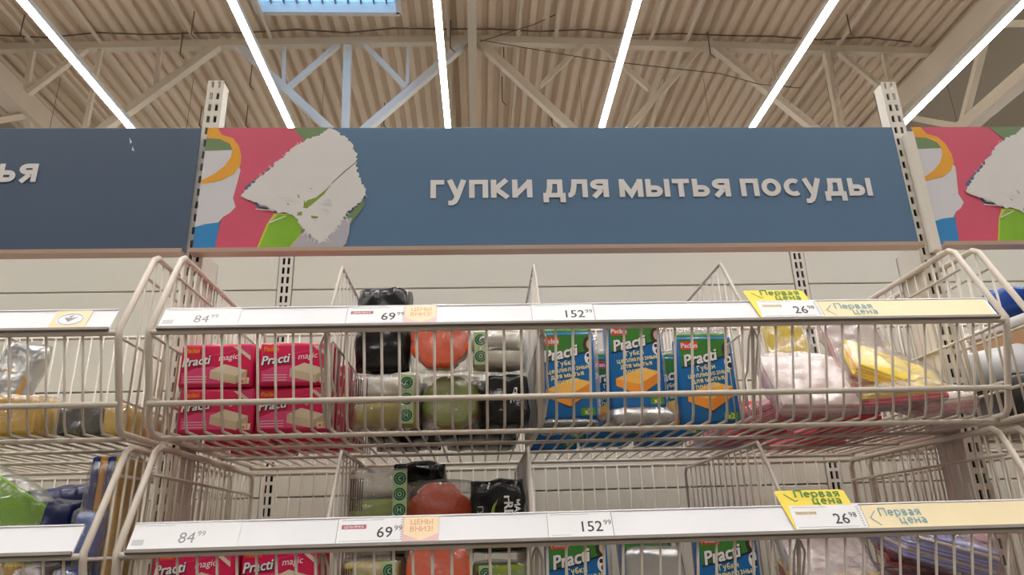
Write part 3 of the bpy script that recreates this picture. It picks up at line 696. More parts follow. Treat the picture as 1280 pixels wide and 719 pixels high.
CLOTH = {k: mat('cloth_'+k, c, .8, var=.08, nscale=60, bump=.35, bscale=500) for k, c in dict(yellow=(252, 220, 66), pink=(244, 150, 170), rose=(226, 92, 116), lilac=(158, 156, 214), red=(214, 70, 84), orange=(250, 176, 60), white=(240, 226, 222), crimson=(170, 40, 60), lime=(150, 214, 60)).items()}
BLK = gm('black_wrap', (26, 28, 30), .22, var=.15, bump=.35, bscale=45); SIL = gm('silver_foil', (196, 196, 194), .22, metal=.7, bump=.8, bscale=60)
NAV = gm('navy_wrap', (26, 40, 92), .25, var=.15, bump=.4, bscale=50); LBLU = gm('label_blue', (92, 120, 190), .3)
BND = gm('band_green', (170, 196, 140), .35); CIR = gm('circle_dark_green', (18, 74, 54), .35); CIR2 = gm('circle_mint', (120, 190, 150), .35)
FILM = film_mat('clear_film', lo=.09, hi=.65, haze=.08); FILMW = film_mat('milky_film', (255, 250, 250), .10, .75, 38.0, .30)
CARD = gm('brown_carton', (168, 128, 92), .7)
ZF = (ZB+.0042, ZB-DZ+.0042)                # basket floors
GY = .026                                   # goods stand this far behind the first row line
def gx(px, py, Y): return P(px, py, Y).x

def pink_box(label, px, py, Y, z, rz=0.0):
    Y += GY
    t = thing('sponge_box', label, 'box', (py if px is None else gx(px, py, Y-.03), Y, z), (0, 0, rz), 'pink sponge boxes')
    w, h, d = .107, .066, .06
    rbox('carton', w, d, h, PINK, t, .005, 2); y = -d/2-.0003
    for s in (-1, 1): rbox('seal_fin', .004, .03, h-.004, PINKD, t, .002, 1, (s*(w/2+.001), 0, .002))
    flat('print_swoosh', [(-.049, .006), (-.049, .022), (-.03, .029), (-.004, .031), (.012, .028), (.03, .010), (.02, .006)], PINKL, t, y)
    flat('print_corner', [(.022, .061), (.049, .061), (.049, .040)], BG1, t, y); flat('print_corner', [(.030, .061), (.049, .061), (.049, .046)], PINKL, t, y-.0001)
    flat('logo_patch', rect(-.048, -.026, .0505, .0605), ORD, t, y-.0001); text('Paclan', .0088, ORY, t, (-.037, y-.0003, .053), bold=.02)
    text('Practi', .0185, NVY, t, (-.0295, y-.0003, .0325), bold=.06, shear=.25, roty=-.12, xs=.95); text('Practi', .0185, WHT, t, (-.030, y-.0006, .0335), bold=.022, shear=.25, roty=-.12, xs=.95)
    text('magic', .0125, WHT, t, (.0165, y-.0003, .0410), shear=.2, roty=-.1); flat('print_line', [(-.008, .0475), (.032, .0555), (.032, .0562), (-.008, .0483)], PINKL, t, y)
    flat('block_picture_top', [(-.008, .0255), (.012, .0345), (.046, .0245), (.030, .0165)], BG1, t, y-.0002)
    flat('block_picture_front', [(-.008, .0255), (.030, .0165), (.030, .0045), (-.008, .0135)], BG2, t, y-.0002)
    flat('block_picture_side', [(.030, .0165), (.046, .0245), (.046, .0125), (.030, .0045)], BG3, t, y-.0002)
    flat('badge', rect(.036, .050, .0045, .0135), BG1, t, y-.0004); text('x1', .0095, ORD, t, (.043, y-.0007, .006), bold=.02)
    for k in range(3): flat('fine_print', rect(-.046, -.012, .0085+k*.0038, .0092+k*.0038), WHT, t, y-.0001)
    return t
zb = ZF[0]
pink_box('pink Practi magic box in the lower tier beside the basket side panel, upper basket', 270, 512, 1.066, zb, .02)
pink_box('pink Practi magic box in the lower tier beside the wire divider, upper basket', 379, 514, 1.066, zb, -.03)
pink_box('pink Practi magic box in the top tier beside the basket side panel, upper basket', 261, 452, 1.058, zb+.0665, -.02)
pink_box('pink Practi magic box in the top tier beside the wire divider, upper basket', 369, 453, 1.062, zb+.0665, .04)
zb = ZF[1]
pink_box('pink Practi magic box under the 84 99 tag of the lower rail, top tier', 228, 705, 1.055, zb+.0665, .01)
pink_box('pink Practi magic box in the top tier beside the wire divider, lower basket', 352, 702, 1.06, zb+.0665, -.05)
pink_box('pink Practi magic box at the bottom under the 84 99 tag, lower basket', 232, 712, 1.06, zb, .0)
pink_box('pink Practi magic box at the bottom beside the divider, lower basket', 352, 712, 1.06, zb, .02)

def blue_pack(label, px, py, Y, z, rz=0.0, rx=0.0, ry=0.0):
    Y += GY
    t = thing('sponge_pack', label, 'sponge pack', (py if px is None else gx(px, py, Y-.02), Y, z), (rx, ry, rz), 'blue and green sponge packs')
    px = px or 5
    w, h, d = .088, .138, .034
    rbox('wrapper', w, d, h, BLU, t, .005, 2); y = -d/2-.0003; X0 = w/2-.0045
    flat('print_green', [(-X0, .089), (X0, .108), (X0, .133), (-X0, .133)], GRE, t, y)
    rbox('top_seal', w-.004, .006, .012, GRE, t, .002, 1, (0, 0, h-.003))
    flat('print_dark_swoosh', [(-X0, .0865), (X0, .1055), (X0, .108), (-X0, .089)], NVY, t, y-.0001)
    flat('logo_patch', rect(-.038, -.011, .1165, .1295), ORD, t, y-.0002); text('Paclan', .0105, WHT, t, (-.0245, y-.0005, .1195), bold=.03)
    text('Practi', .0255, NVY, t, (-.0085, y-.0004, .0935), bold=.075, shear=.25, roty=-.2, xs=.92); text('Practi', .0255, WHT, t, (-.009, y-.0008, .0945), bold=.03, shear=.25, roty=-.2, xs=.92)
    for k, (l, cx) in enumerate((('Губки', -.001), ('целлюлозные', .003), ('для мытья', .0), ('посуды', -.002))):
        cyr(l, .0059, CRM, t, (cx, y-.0008, .0835-.0095*k), t=.24, gap=.16, roty=-.13, xs=.98)
    flat('sponge_picture_shadow', [(-.036, .038), (.002, .0165), (.037, .042), (.037, .05), (-.036, .045)], NVY, t, y-.0002)
    flat('sponge_picture_top', [(-.035, .0455), (.008, .0640), (.037, .0565), (.002, .0370)], SP1, t, y-.0003)
    flat('sponge_picture_front', [(-.035, .0455), (.002, .0370), (.002, .0195), (-.035, .0345)], SP2, t, y-.0003)
    flat('sponge_picture_side', [(.002, .0370), (.037, .0565), (.037, .0420), (.002, .0195)], SP3, t, y-.0003)
    el = lambda cx, cz, a, b: [(min(X0, cx+a*math.cos(i*math.pi/8)), cz+b*math.sin(i*math.pi/8)) for i in range(16)]
    flat('print_dark_oval', el(.036, .116, .0095, .013), BRN, t, y-.0002); flat('print_pale_oval', el(.0375, .1165, .0055, .008), BG2, t, y-.0003)
    flat('print_white_oval', el(.036, .0945, .008, .0105), WHT, t, y-.0004); flat('print_dark_spot', el(.0375, .090, .0045, .0045), NVY, t, y-.0005); flat('print_dark_spot', el(.034, .099, .003, .003), NVY, t, y-.0005)
    flat('badge', rect(.018, X0, .005, .0165), GTG, t, y-.0003); text('x2', .0115, CRM, t, (.0290, y-.0006, .007), bold=.03)
    pillow('film_flap', .012, h-.006, .006, FILMW, t, (w/2+.003, .004, .004), p=6, wr=.0016, seed=px, nu=8, freq=60)
    pillow('film_flap', w-.008, .012, .006, FILMW, t, (0, .006, h+.006), p=6, wr=.0016, seed=px+1, nv=6, freq=60)
    return t
zb = ZF[0]
bp = [('blue and green Practi sponge pack beside the bagged sponges, upper basket', 708, 476, 1.09, .015, -.03, .0), ('blue and green Practi sponge pack raised on a silver packet, upper basket', 796, 464, 1.10, .026, .05, -.0), ('blue and green Practi sponge pack next to the cloth compartment, upper basket', 886, 472, 1.085, .004, -.02, -.0)]
for (l, px, py, Y, dz, rz, rx) in bp: blue_pack(l, px, py, Y, zb+dz, rz, rx)
def foil(label, px, py, Y, z, w, d, h, m=SIL, rz=0.0, seed=1, cat='packet', group='flat foil packets', rx=0.0):
    Y += GY
    t = thing('foil_packet', label, cat, (gx(px, py, Y-d/2), Y, z), (0, 0, rz), group)
    pillow('wrapper', w, d, h, m, t, (0, d/2, h/2), (math.pi/2, 0, 0), p=6, wr=.0016, seed=seed, nu=22, freq=60)
    pillow('film', w+.006, d+.006, h+.004, FILM, t, (0, d/2+.003, h/2), (math.pi/2, 0, 0), p=6, wr=.0016, seed=seed+5, nu=22, freq=60)
    return t
foil('crinkled silver packet lying under the raised blue and green pack', 800, 530, 1.10, zb, .10, .10, .024, rz=.06, seed=2)
foil('dark film packet lying under the blue pack beside the bagged sponges', 706, 540, 1.09, zb, .085, .09, .008, m=gm('dark_film', (70, 82, 84), .25, bump=.5, bscale=60), seed=3)
zb = ZF[1]
blue_pack('blue and green Practi sponge pack under the 152 99 tag, lower basket', 722, 705, 1.08, zb, .03)
blue_pack('blue and green Practi sponge pack next to the cloth compartment, lower basket', 925, 705, 1.075, zb, -.02)
blue_pack('blue and green Practi sponge pack sunk beside a silver flap, lower basket', 822, 715, 1.09, zb-.0, .06, -.25)
t = thing('foil_packet', 'silver edged packet leaning between two blue packs in the lower basket', 'packet', (gx(824, 708, 1.05), 1.071, zb), (-.1, 0, .03), 'flat foil packets')
pillow('wrapper', .085, .118, .016, SIL, t, p=6, wr=.0025, seed=8)

# ---- bagged sponges
def bag(name, label, px0, px1, Y, z, h, dp, rot=(0, 0, 0), film=None, seed=1, wrapm=None, p=4.0, wr=.0025):
    Y += GY
    x0, x1 = gx(px0, 480, Y-dp/2), gx(px1, 480, Y-dp/2); w = x1-x0
    t = thing(name, label, 'sponge bag', ((x0+x1)/2, Y, z), rot, 'bagged sponges')
    if wrapm: pillow('wrapper', w, h, dp, wrapm, t, p=p, wr=wr*1.3, seed=seed, nu=26, nv=22, freq=45)
    else: pillow('film', w, h, dp, film or FILM, t, p=p, wr=wr, seed=seed, nu=26, nv=22, freq=45)
    return t, w
def band(t, x, z0, z1, y, wd=.02):            # pale label band with dark round marks
    b = rbox('label_band', wd, .0012, z1-z0, BND, t, .0004, 1, (x, y, z0), smooth=False)
    n = max(2, int((z1-z0)/.021)); r = wd*.44
    for k in range(n):
        zc = (z1-z0)*(n-.5-k)/n
        for rr, m_, dy in ((r, CIR, 0), (r*.74, CIR2, .0002), (r*.62, CIR, .0004)):
            flat('round_mark', [(rr*math.cos(i*math.pi/9), zc+rr*math.sin(i*math.pi/9)) for i in range(18)], m_, b, -.0009-dy)
        cyr('сон'[k % 3], wd*.34, BND, b, (0, -.0016, zc-wd*.17), t=.22)
def grey_bag(name, label, px0, px1, Y, z, h, dp, cols, bandx=.7, seed=1, rot=(0, 0, 0)):
    t, w = bag(name, label, px0, px1, Y, z, h, dp, rot, seed=seed)
    n = len(cols); hh = (h-.012)/n
    for k, c in enumerate(cols):
        pillow('sponge', w*.94, hh*1.0, dp*.84, FOAM[c], t, (0, 0, .006+k*hh), p=5, wr=.002, seed=seed+k, nu=14, nv=10)
    band(t, (bandx-.5)*w, .008, h-.008, -dp*.47)
    for k in range(6): flat('barcode_bar', rect(-w*.40+k*.0032, -w*.40+k*.0032+.0016, h*.5, h*.86), BRN, t, -dp*.44)
    return t
def flower_bag(name, label, px0, px1, Y, z, h, dp, c1, c2, seed=1, rot=(0, 0, 0), lobes=8, fh=None):
    t, w = bag(name, label, px0, px1, Y, z, h, dp, rot, seed=seed)
    R = w*.49; fh = fh or h-.006; sz = fh/(2*R); zc = fh/2+.003
    flower('front_sponge', R, dp*.34, FOAM[c1], t, (0, -dp*.20, zc), lobes, sz=sz); flower('rear_sponge', R*.96, dp*.34, FOAM[c2], t, (.001, dp*.18, zc), lobes, sz=sz)
    return t
def black_bag(name, label, px0, px1, Y, z, h, dp, words, seed=1, rot=(0, 0, 0), accent=None):
    t, w = bag(name, label, px0, px1, Y, z, h, dp, rot, seed=seed, wrapm=BLK, p=6.0, wr=.003)
    y = -dp/2-.002
    for (s_, sz, x, zz, m_, ry) in words: (text(s_, sz, m_, t, (x*w, y, zz*h), roty=ry, bold=.03) if s_.isascii() else cyr(s_, sz*.55, m_, t, (x*w, y, zz*h), roty=ry))
    if accent: flat('print_leaf', [(x*w, zz*h) for x, zz in accent], FOAM['green'], t, y)
    return t
VR = math.pi/2
z0 = ZF[0]
grey_bag('sponge_bag', 'clear bag of grey and olive sponges with round green marks, beside the divider, upper basket', 442, 530, 1.075, z0, .088, .07, ('olive', 'grey'), .82, 11)
flower_bag('sponge_bag', 'bag with a green scalloped sponge, upper basket', 529, 606, 1.075, z0, .087, .07, 'green', 'amber', 12)
black_bag('sponge_bag', 'black FRESH sponge bag under a grey bag, upper basket', 604, 664, 1.075, z0, .086, .066, [('FRESH', .016, .06, .45, WHT, VR), ('ГУБКИ', .011, -.22, .48, INKL, VR), ('для посуды', .007, .30, .5, INKL, VR)], 13)
black_bag('sponge_bag', 'flat black sponge bag on top beside the wire divider, upper basket', 434, 508, 1.075, z0+.089, .138, .07, [], 14)
flower_bag('sponge_bag', 'bag with an orange scalloped sponge behind the upper rail', 507, 590, 1.075, z0+.089, .116, .07, 'orange', 'cream', 15, fh=.088)
grey_bag('sponge_bag', 'clear bag of grey sponges with green marks on top of the black bag', 588, 662, 1.075, z0+.088, .068, .066, ('grey', 'grey'), .18, 16)
z1 = ZF[1]
grey_bag('sponge_bag', 'clear bag of olive sponges at the bottom beside the divider, lower basket', 432, 508, 1.07, z1, .112, .07, ('amber', 'olive', 'olive'), .80, 21)
flower_bag('sponge_bag', 'bag with orange scalloped sponge pressed against the front wires, lower basket', 509, 588, 1.062, z1+.0, .158, .055, 'orange', 'orange', 22)
grey_bag('sponge_bag', 'clear bag of green and brown sponges at the bottom under the black bag, lower basket', 589, 664, 1.07, z1, .112, .07, ('brown', 'olive', 'green'), .25, 23)
grey_bag('sponge_bag', 'clear bag of white sponges with green marks on top beside the divider, lower basket', 436, 510, 1.085, z1+.113, .124, .075, ('grey', 'green', 'grey'), .90, 24)
flower_bag('sponge_bag', 'bag with an orange scalloped sponge standing tallest above the lower rail', 507, 592, 1.135, z1+.10, .122, .06, 'orange', 'amber', 25)
black_bag('sponge_bag', 'black FRESH sponge bag resting on top above the lower rail', 588, 662, 1.085, z1+.113, .110, .07, [('FRESH', .019, .10, .52, WHT, VR), ('MAGIC', .013, .27, .52, WHT, VR), ('ГУБКИ', .012, -.36, .45, INKL, VR), ('для', .010, -.22, .45, INKL, VR)], 26, accent=[(-.12, .3), (-.16, .45), (-.10, .62), (.0, .72), (-.06, .6), (-.09, .45)])
black_bag('sponge_bag', 'dark brown sponge bag behind the orange sponge, lower basket', 490, 560, 1.25, z1, .262, .09, [], 27)
grey_bag('sponge_bag', 'bag of amber sponges hidden under the tall orange sponge, lower basket', 509, 588, 1.135, z1, .098, .055, ('amber', 'amber'), .5, 28)

# ---- folded cloths in film
def cloth(label, px, py, Y, w, d, n, th, cols, rot=(0, 0, 0), film=FILM, seed=1, name='cloth_packet', dz=0.0):
    Y += GY
    c = P(px, py, Y); t = thing(name, label, 'cloth packet', (c.x, c.y, c.z+dz), rot, 'cloth packets')
    for k in range(n):
        rbox('folded_layer', w*(1-.02*(k % 2)), d*(1-.015*(k % 3)), th*.96, CLOTH[cols[k % len(cols)]], t, min(.0028, th*.4), 2, (0, 0, (k-n/2)*th), jit=.0022)
    pillow('film', w+.014, d+.014, n*th+.012, film, t, (0, (d+.014)/2, 0), (math.pi/2, 0, 0), p=7, wr=.0045, seed=seed, nu=26, nv=22, freq=55)
    return t
R_ = math.radians
ub = 'upper basket'
cloth('flat pink cloth packet on the basket floor beside the divider, '+ub, 1002, 527, 1.135, .135, .13, 5, .0042, ('rose', 'pink', 'rose'), (0, R_(-2), .05), seed=31)
cloth('white and pink cloth packet leaning beside the divider, '+ub, 1008, 480, 1.058, .125, .105, 5, .0042, ('pink', 'white', 'white', 'pink', 'white'), (R_(58), 0, .1), FILMW, seed=32)
cloth('yellow cloth packet standing at the back beside the divider, '+ub, 985, 436, 1.20, .07, .10, 4, .004, ('yellow',), (R_(72), 0, .0), seed=33)
cloth('flat yellow and rose cloth packet low in the middle, '+ub, 1096, 519, 1.09, .135, .13, 5, .0045, ('rose', 'rose', 'yellow', 'yellow', 'yellow'), (R_(6), R_(-5), .0), seed=34)
cloth('pink and orange cloth packet under the big yellow one, '+ub, 1098, 492, 1.10, .13, .11, 4, .004, ('rose', 'pink', 'orange'), (R_(22), R_(-3), .0), seed=35)
cloth('big glossy yellow cloth packet sloping across the pile, '+ub, 1112, 461, 1.105, .150, .10, 5, .0042, ('yellow', 'yellow', 'orange', 'yellow', 'yellow'), (R_(40), R_(22), .0), seed=36)
cloth('pale pink cloth packet standing behind the yellow one, '+ub, 1070, 430, 1.19, .10, .12, 4, .004, ('pink', 'white'), (R_(70), 0, .1), FILMW, seed=37)
cloth('orange yellow cloth packet leaning behind the big yellow one, '+ub, 1132, 445, 1.17, .060, .12, 4, .004, ('orange', 'yellow'), (R_(66), R_(14), .0), seed=38)
cloth('white topped pink cloth packet beside the basket end, '+ub, 1174, 508, 1.095, .088, .13, 5, .004, ('rose', 'rose', 'pink', 'white', 'white'), (R_(20), R_(-7), .0), FILMW, seed=39)
lb = 'lower basket'
cloth('lilac cloth packet under the 26 98 tag, '+lb, 1052, 692, 1.09, .12, .10, 5, .004, ('lilac', 'white', 'lilac'), (R_(45), R_(3), .0), FILMW, seed=41)
cloth('orange red cloth packet low beside the divider, '+lb, 1035, 722, 1.06, .10, .11, 5, .0045, ('red', 'orange', 'red'), (R_(25), R_(-4), .0), seed=42)
cloth('small yellow cloth packet poking out under the promo strip, '+lb, 1102, 722, 1.05, .055, .10, 4, .0045, ('yellow',), (R_(25), R_(-4), .0), seed=43)
cloth('stack of lilac folded cloths sloping under the promo strip, '+lb, 1160, 696, 1.08, .125, .12, 8, .0048, ('lilac', 'lilac', 'white', 'lilac'), (R_(14), R_(16), .0), seed=44)
cloth('red cloth packet behind the lilac stack, '+lb, 1172, 680, 1.16, .10, .11, 5, .0045, ('red', 'pink'), (R_(40), R_(12), .0), seed=45)
cloth('crimson cloth packet under the lilac stack, '+lb, 1150, 728, 1.09, .12, .12, 5, .005, ('crimson',), (R_(10), R_(10), .0), seed=46)
cloth('rosy film packet standing at the basket end, '+lb, 1237, 705, 1.06, .038, .12, 4, .005, ('rose', 'pink'), (R_(75), R_(8), .0), FILMW, seed=47)
t = thing('cloth_packet', 'bulk of folded rose cloths filling the bottom of the cloth compartment, lower basket', 'cloth packet', (gx(1110, 719, 1.12)+.01, 1.15, ZF[1]), group='cloth packets')
for k in range(4): rbox('folded_layer', .27, .20, .0115, CLOTH[('rose', 'crimson', 'lilac')[k % 3]], t, .004, 2, (0, .01, .0118*k), jit=.002)

# ---- goods of the bay under the shaded banner
def block_pack(label, px0, px1, Y, z, h, d, cols, vertical=False, seed=1, rot=(0, 0, 0), film=FILM):
    Y += GY
    x0, x1 = gx(px0, 560, Y-d/2), gx(px1, 560, Y-d/2); w = x1-x0
    t = thing('scourer_pack', label, 'sponge pack', ((x0+x1)/2, Y, z), rot, 'block sponge packs')
    n = len(cols)
    for k, c in enumerate(cols):
        if vertical: rbox('sponge', w/n*.96, d*.94, h*.97, FOAM[c], t, .004, 2, (-w/2+w*(k+.5)/n, 0, .002), jit=.0015)
        else: rbox('sponge', w*.96, d*.94, h/n*.95, FOAM[c], t, .004, 2, (0, 0, .002+k*h/n), jit=.0015)
    pillow('film', w+.012, h+.006, d+.01, film, t, (0, 0, -.001), p=9, wr=.003, seed=seed, freq=50)
    return t
block_pack('yellow sponge pack on the basket floor under the navy banner', -8, 58, 1.06, ZF[0], .056, .07, ('yellow', 'yellow'), True, 51)
t = block_pack('black and white sponge pack with a yellow end under the navy banner', 64, 150, 1.08, ZF[0], .042, .07, ('black', 'black', 'yellow'), True, 52)
block_pack('small amber sponge pack beside the basket end under the navy banner', 152, 174, 1.11, ZF[0], .04, .05, ('amber',), True, 53)
t = thing('foil_packet', 'silver and brown patterned packet leaning behind the yellow sponge', 'packet', (gx(-6, 480, 1.22), 1.22, ZF[0]+.01), (R_(-12), R_(8), 0), 'flat foil packets')
pillow('wrapper', .075, .19, .03, SIL, t, (0, 0, .0), p=6, wr=.003, seed=54)
flat('brown_patch', [(-.02, .06), (.03, .05), (.03, .12), (-.015, .13)], FOAM['amber'], t, -.0175); flat('brown_patch', [(-.02, .02), (.02, .02), (.03, .045), (-.02, .055)], BRN, t, -.0175)
zl = ZF[1]
block_pack('yellow sponge pack under the lower rail beneath the navy banner', -30, 42, 1.045, zl, .115, .07, ('yellow', 'yellow'), True, 55)
block_pack('dark brown sponge pack under the lower rail beneath the navy banner', 46, 78, 1.05, zl, .112, .07, ('brown',), True, 56)
block_pack('navy sponge pack under the lower rail beneath the navy banner', 80, 108, 1.05, zl, .115, .07, ('blue', 'blue'), True, 57)
block_pack('tall pack of blue and yellow sponge slabs at the basket end', 121, 160, 1.085, zl, .262, .10, ('blue', 'amber', 'blue', 'yellow'), True, 58)
c = P(2, 640, 1.07); t = thing('cloth_packet', 'lime green cloth packet leaning above the lower rail beneath the navy banner', 'cloth packet', (c.x-.07, 1.09, zl+.118), (R_(-8), R_(32), R_(6)), 'cloth packets')
for k in range(3): rbox('folded_layer', .135, .010, .125, CLOTH['lime'], t, .004, 2, (0, -.011+.0105*k, 0), jit=.002)
pillow('film', .155, .145, .05, FILM, t, (0, 0, -.004), p=6, wr=.004, seed=59, freq=50)
for k, (px0, px1, h, dz, sd) in enumerate(((52, 96, .085, .12, 61), (14, 124, .135, .10, 62))):
    x0, x1 = gx(px0, 620, 1.1+k*.1), gx(px1, 620, 1.1+k*.1)
    t = thing('cloth_packet', ('crumpled navy packet with white print above the lower rail', 'large dark navy packet behind the lime cloth packet')[k], 'packet', ((x0+x1)/2, 1.12+k*.12, zl+dz), (0, R_(6-12*k), 0), 'navy packets')
    pillow('wrapper', x1-x0, h, .06, NAV, t, p=5, wr=.004, seed=sd, nu=24, freq=40)
    if not k: [flat('print_stripe', rect(-.018+.006*q, -.014+.006*q, .022, .036), LBLU, t, -.0345) for q in range(6)]
x0, x1 = gx(94, 640, 1.06), gx(122, 640, 1.06)
t = thing('cloth_packet', 'silvery blue packet beside the tall blue and yellow sponges', 'packet', ((x0+x1)/2, 1.07, zl+.118), (0, R_(4), 0), 'navy packets')
pillow('wrapper', x1-x0+.01, .065, .03, LBLU, t, p=5, wr=.003, seed=63); pillow('film', x1-x0+.016, .070, .034, FILM, t, p=5, wr=.003, seed=64)

# ---- goods of the bay under the bottle-and-petal banner
GRY = gm('grey_wrap', (120, 118, 122), .3, bump=.4, bscale=50); DRK = gm('charcoal_wrap', (52, 50, 54), .35, bump=.4, bscale=50); PNK2 = gm('coral_wrap', (228, 110, 122), .3, var=.1); BRB = gm('bright_blue_wrap', (36, 84, 176), .25, bump=.5, bscale=45)
def wrapped(name, label, x, Y, z, w, h, d, m, rot=(0, 0, 0), seed=1, p=5.0):
    t = thing(name, label, 'packet', (x, Y, z), rot, 'packets beside the slotted upright')
    pillow('wrapper', w, h, d, m, t, p=p, wr=.003, seed=seed, nu=22, freq=45); rbox('seal', w*.9, .002, .008, m, t, .0006, 1, (0, 0, h-.004)); return t
wrapped('goods_packet', 'charcoal packet on the floor of the basket with the white roll', .90, 1.09, ZF[0], .15, .07, .09, DRK, seed=71)
t = thing('paper_roll', 'white roll in film lying behind the basket end wires', 'roll', (.90, 1.22, ZF[0]+.115), (0, R_(-12), R_(20)))
MB().tube([(-.09, 0, 0), (.09, 0, 0)], .033, 24).build('roll_body', gm('roll_white', (225, 226, 230), .35, bump=.2), t, smooth=True); MB().tube([(-.0915, 0, 0), (-.0903, 0, 0)], .012, 16).build('roll_core', CARD, t)
wrapped('goods_packet', 'grey packet under the white roll', .90, 1.24, ZF[0], .18, .083, .10, GRY, seed=72)
t = thing('goods_carton', 'brown carton with white lid below the bright blue packet', 'carton', (1.06, 1.30, ZF[0]), (0, 0, .1))
rbox('carton_body', .20, .16, .205, CARD, t, .003, 1); rbox('carton_lid', .205, .165, .02, WHT, t, .003, 1, (0, 0, .205))
wrapped('goods_packet', 'bright blue crumpled packet on the brown carton', 1.06, 1.29, ZF[0]+.2255, .15, .05, .11, BRB, seed=73)
wrapped('goods_packet', 'coral pink packet poking up above the cream strip', .862, 1.13, ZF[1]+.0, .07, .20, .05, PNK2, (0, R_(8), 0), 74, 2.5)
wrapped('goods_packet', 'grey film packet beside the coral packet', .95, 1.14, ZF[1], .075, .235, .07, GRY, (0, R_(-3), 0), 75)
wrapped('goods_packet', 'dark packet in the lower basket past the coral packet', 1.05, 1.17, ZF[1], .09, .22, .08, DRK, (0, 0, 0), 76)
wrapped('goods_packet', 'pink packet against the front wires past the slotted upright', .90, 1.02, ZF[1], .10, .14, .035, PNK2, (0, 0, 0), 77)

# ---- rear rows of the same goods, barely seen, added to shade below the basket
zb = ZF[0]
for k, (px, py, Y) in enumerate(((-.383, 505, 1.19), (-.267, 505, 1.19), (-.382, 505, 1.31), (-.266, 505, 1.31))):
    for tier in (0, 1):
        pink_box('pink Practi magic box stored behind the front boxes, upper basket', None, px, Y, zb+.0665*tier, (-.02, .03, .015, -.01)[k])
for k, (px, Y) in enumerate(((.138, 1.20), (.234, 1.20), (.330, 1.20), (.138, 1.31), (.234, 1.31), (.330, 1.31))):
    blue_pack('blue and green Practi sponge pack stored behind the front packs, upper basket', None, px, Y, zb, (.03, -.02, .04, 0, -.03, .02)[k])
for k, (p0, p1, Y) in enumerate(((456, 536, 1.19), (540, 648, 1.19), (468, 552, 1.32), (556, 646, 1.32))):
    black_bag('sponge_bag', 'black sponge bag stored behind the front bags, upper basket', p0, p1, Y, zb, .10, .09, [], 90+k)
for k, (px, Y, c) in enumerate(((.470, 1.25, 'rose'), (.640, 1.25, 'red'), (.475, 1.37, 'lilac'), (.630, 1.37, 'rose'))):
    t = thing('cloth_packet', 'stack of folded cloths stored behind the sloping packets, upper basket', 'cloth packet', (px, Y+GY, zb), group='cloth packets')
    for j in range(6): rbox('folded_layer', .115, .105, .0095, CLOTH[(c, 'pink', c)[j % 3]], t, .003, 2, (0, 0, .0098*j), jit=.0015)
zb = ZF[1]

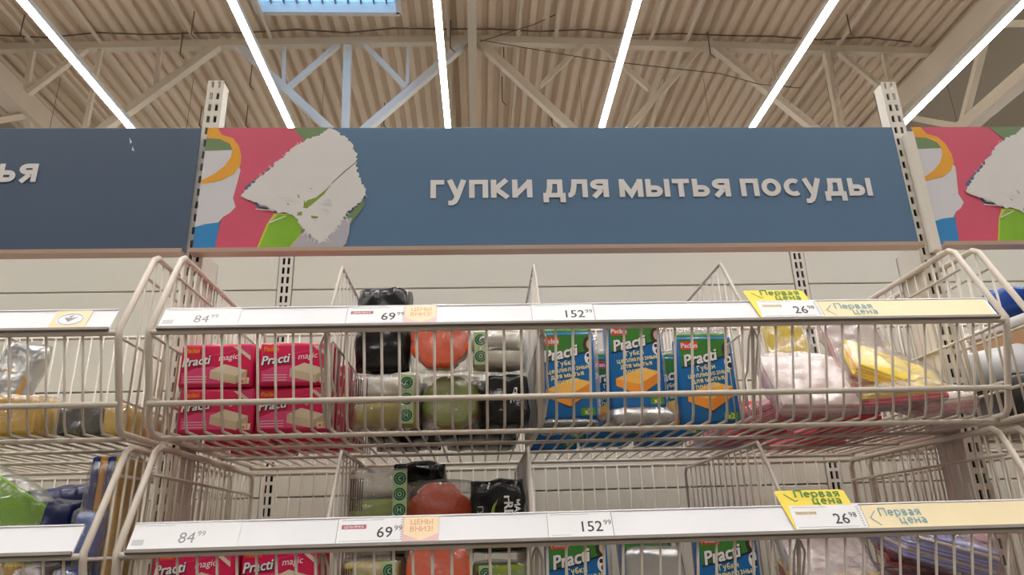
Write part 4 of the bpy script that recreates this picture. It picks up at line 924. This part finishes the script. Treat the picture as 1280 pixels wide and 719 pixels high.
# small shifts that settle neighbouring goods against each other without clipping
NUDGE = {
    'cloth_packet': (-0.006, 0, 0.016, 1.0), 'cloth_packet.001': (0, 0, 0, 1.0), 'cloth_packet.003': (0.014, -0.01, 0.026, 0.94), 'cloth_packet.005': (0, -0.01, -0.008, 1.0),
    'cloth_packet.006': (0, 0, -0.008, 1.0), 'cloth_packet.007': (-0.036, 0.03, -0.008, 0.88), 'cloth_packet.008': (-0.022, 0.004, 0.014, 1.0), 'cloth_packet.009': (-0.024, 0, -0.008, 1.0), 'cloth_packet.010': (0, 0, -0.008, 1.0),
    'cloth_packet.011': (-0.024, 0, -0.008, 1.0), 'cloth_packet.012': (0, -0.01, 0.016, 1.0), 'cloth_packet.013': (-0.024, 0.045, 0, 0.94), 'cloth_packet.014': (0, 0, -0.008, 1.0),
    'cloth_packet.015': (-0.014, 0, -0.008, 1.0), 'cloth_packet.016': (0, 0.065, 0.003, 1.0), 'cloth_packet.017': (-0.014, 0.045, -0.008, 1.0), 'cloth_packet.021': (0, 0, 0.003, 1.0),
    'cloth_packet.022': (0, 0, 0.003, 1.0), 'cloth_packet.023': (0, 0, 0.003, 1.0), 'foil_packet': (0.006, 0, 0.004, 1.0), 'sponge_bag.002': (0.0, 0.006, 0.003, 0.97), 'foil_packet.001': (0.010, 0, 0.002, 1.0),
    'goods_carton': (0.024, 0, 0, 0.94), 'goods_packet.001': (0, 0.03, 0.003, 1.0), 'goods_packet.004': (0.014, 0.018, 0, 1.0), 'goods_packet.006': (0, 0.008, 0.003, 1.0),
    'paper_roll': (0, -0.01, -0.008, 1.0), 'scourer_pack': (-0.024, 0, 0.003, 1.0), 'scourer_pack.001': (0, 0, 0.003, 1.0), 'scourer_pack.002': (0, 0.045, 0, 1.0),
    'scourer_pack.003': (-0.014, 0, 0.003, 1.0), 'scourer_pack.004': (0, 0, 0.003, 1.0), 'scourer_pack.005': (0.014, 0, 0.003, 0.94), 'scourer_pack.006': (-0.012, 0.012, 0.003, 1.0),
    'sponge_bag': (-0.006, -0.01, 0, 1.0), 'sponge_bag.001': (-0.006, 0.018, 0.003, 1.0), 'sponge_bag.003': (0.004, 0.004, 0.003, 1.0), 'sponge_bag.004': (0, -0.01, 0, 0.94),
    'sponge_bag.006': (0, 0, 0.003, 1.0), 'sponge_bag.008': (-0.006, 0.018, 0, 0.94), 'sponge_bag.011': (-0.006, 0, 0, 0.94), 'sponge_bag.013': (0, 0.018, 0.003, 1.0),
    'sponge_bag.016': (0, 0, 0.003, 1.0), 'sponge_box.001': (-0.014, 0, 0, 1.0), 'sponge_box.002': (0.010, 0.006, 0, 1.0), 'sponge_box.004': (0.014, 0, 0, 1.0),
    'sponge_box.006': (0.014, -0.01, 0, 1.0), 'sponge_box.010': (0, 0, 0.003, 0.94), 'sponge_box.011': (0, 0, 0, 0.94), 'sponge_box.014': (0, 0, 0.003, 0.94),
    'sponge_box.015': (0, 0, 0, 0.94), 'sponge_pack': (0.003, 0, 0.001, 1.0), 'sponge_pack.001': (0, 0, 0.007, 1.0), 'sponge_pack.002': (0.0, 0, 0, 1.0),
    'sponge_pack.004': (-0.014, 0, 0, 1.0), 'sponge_pack.005': (0, 0, 0.003, 1.0), 'sponge_pack.006': (0, 0.018, 0, 1.0), 'sponge_pack.007': (-0.006, -0.01, 0, 1.0),
    'sponge_pack.009': (0, 0.03, 0, 1.0), 'sponge_pack.010': (-0.006, -0.01, 0, 1.0)}
for n_, (dx, dy, dz, sc_) in NUDGE.items():
    o = bpy.data.objects.get(n_)
    if o: o.location += Vector((dx, dy, dz)); o.scale = (sc_, sc_, sc_)
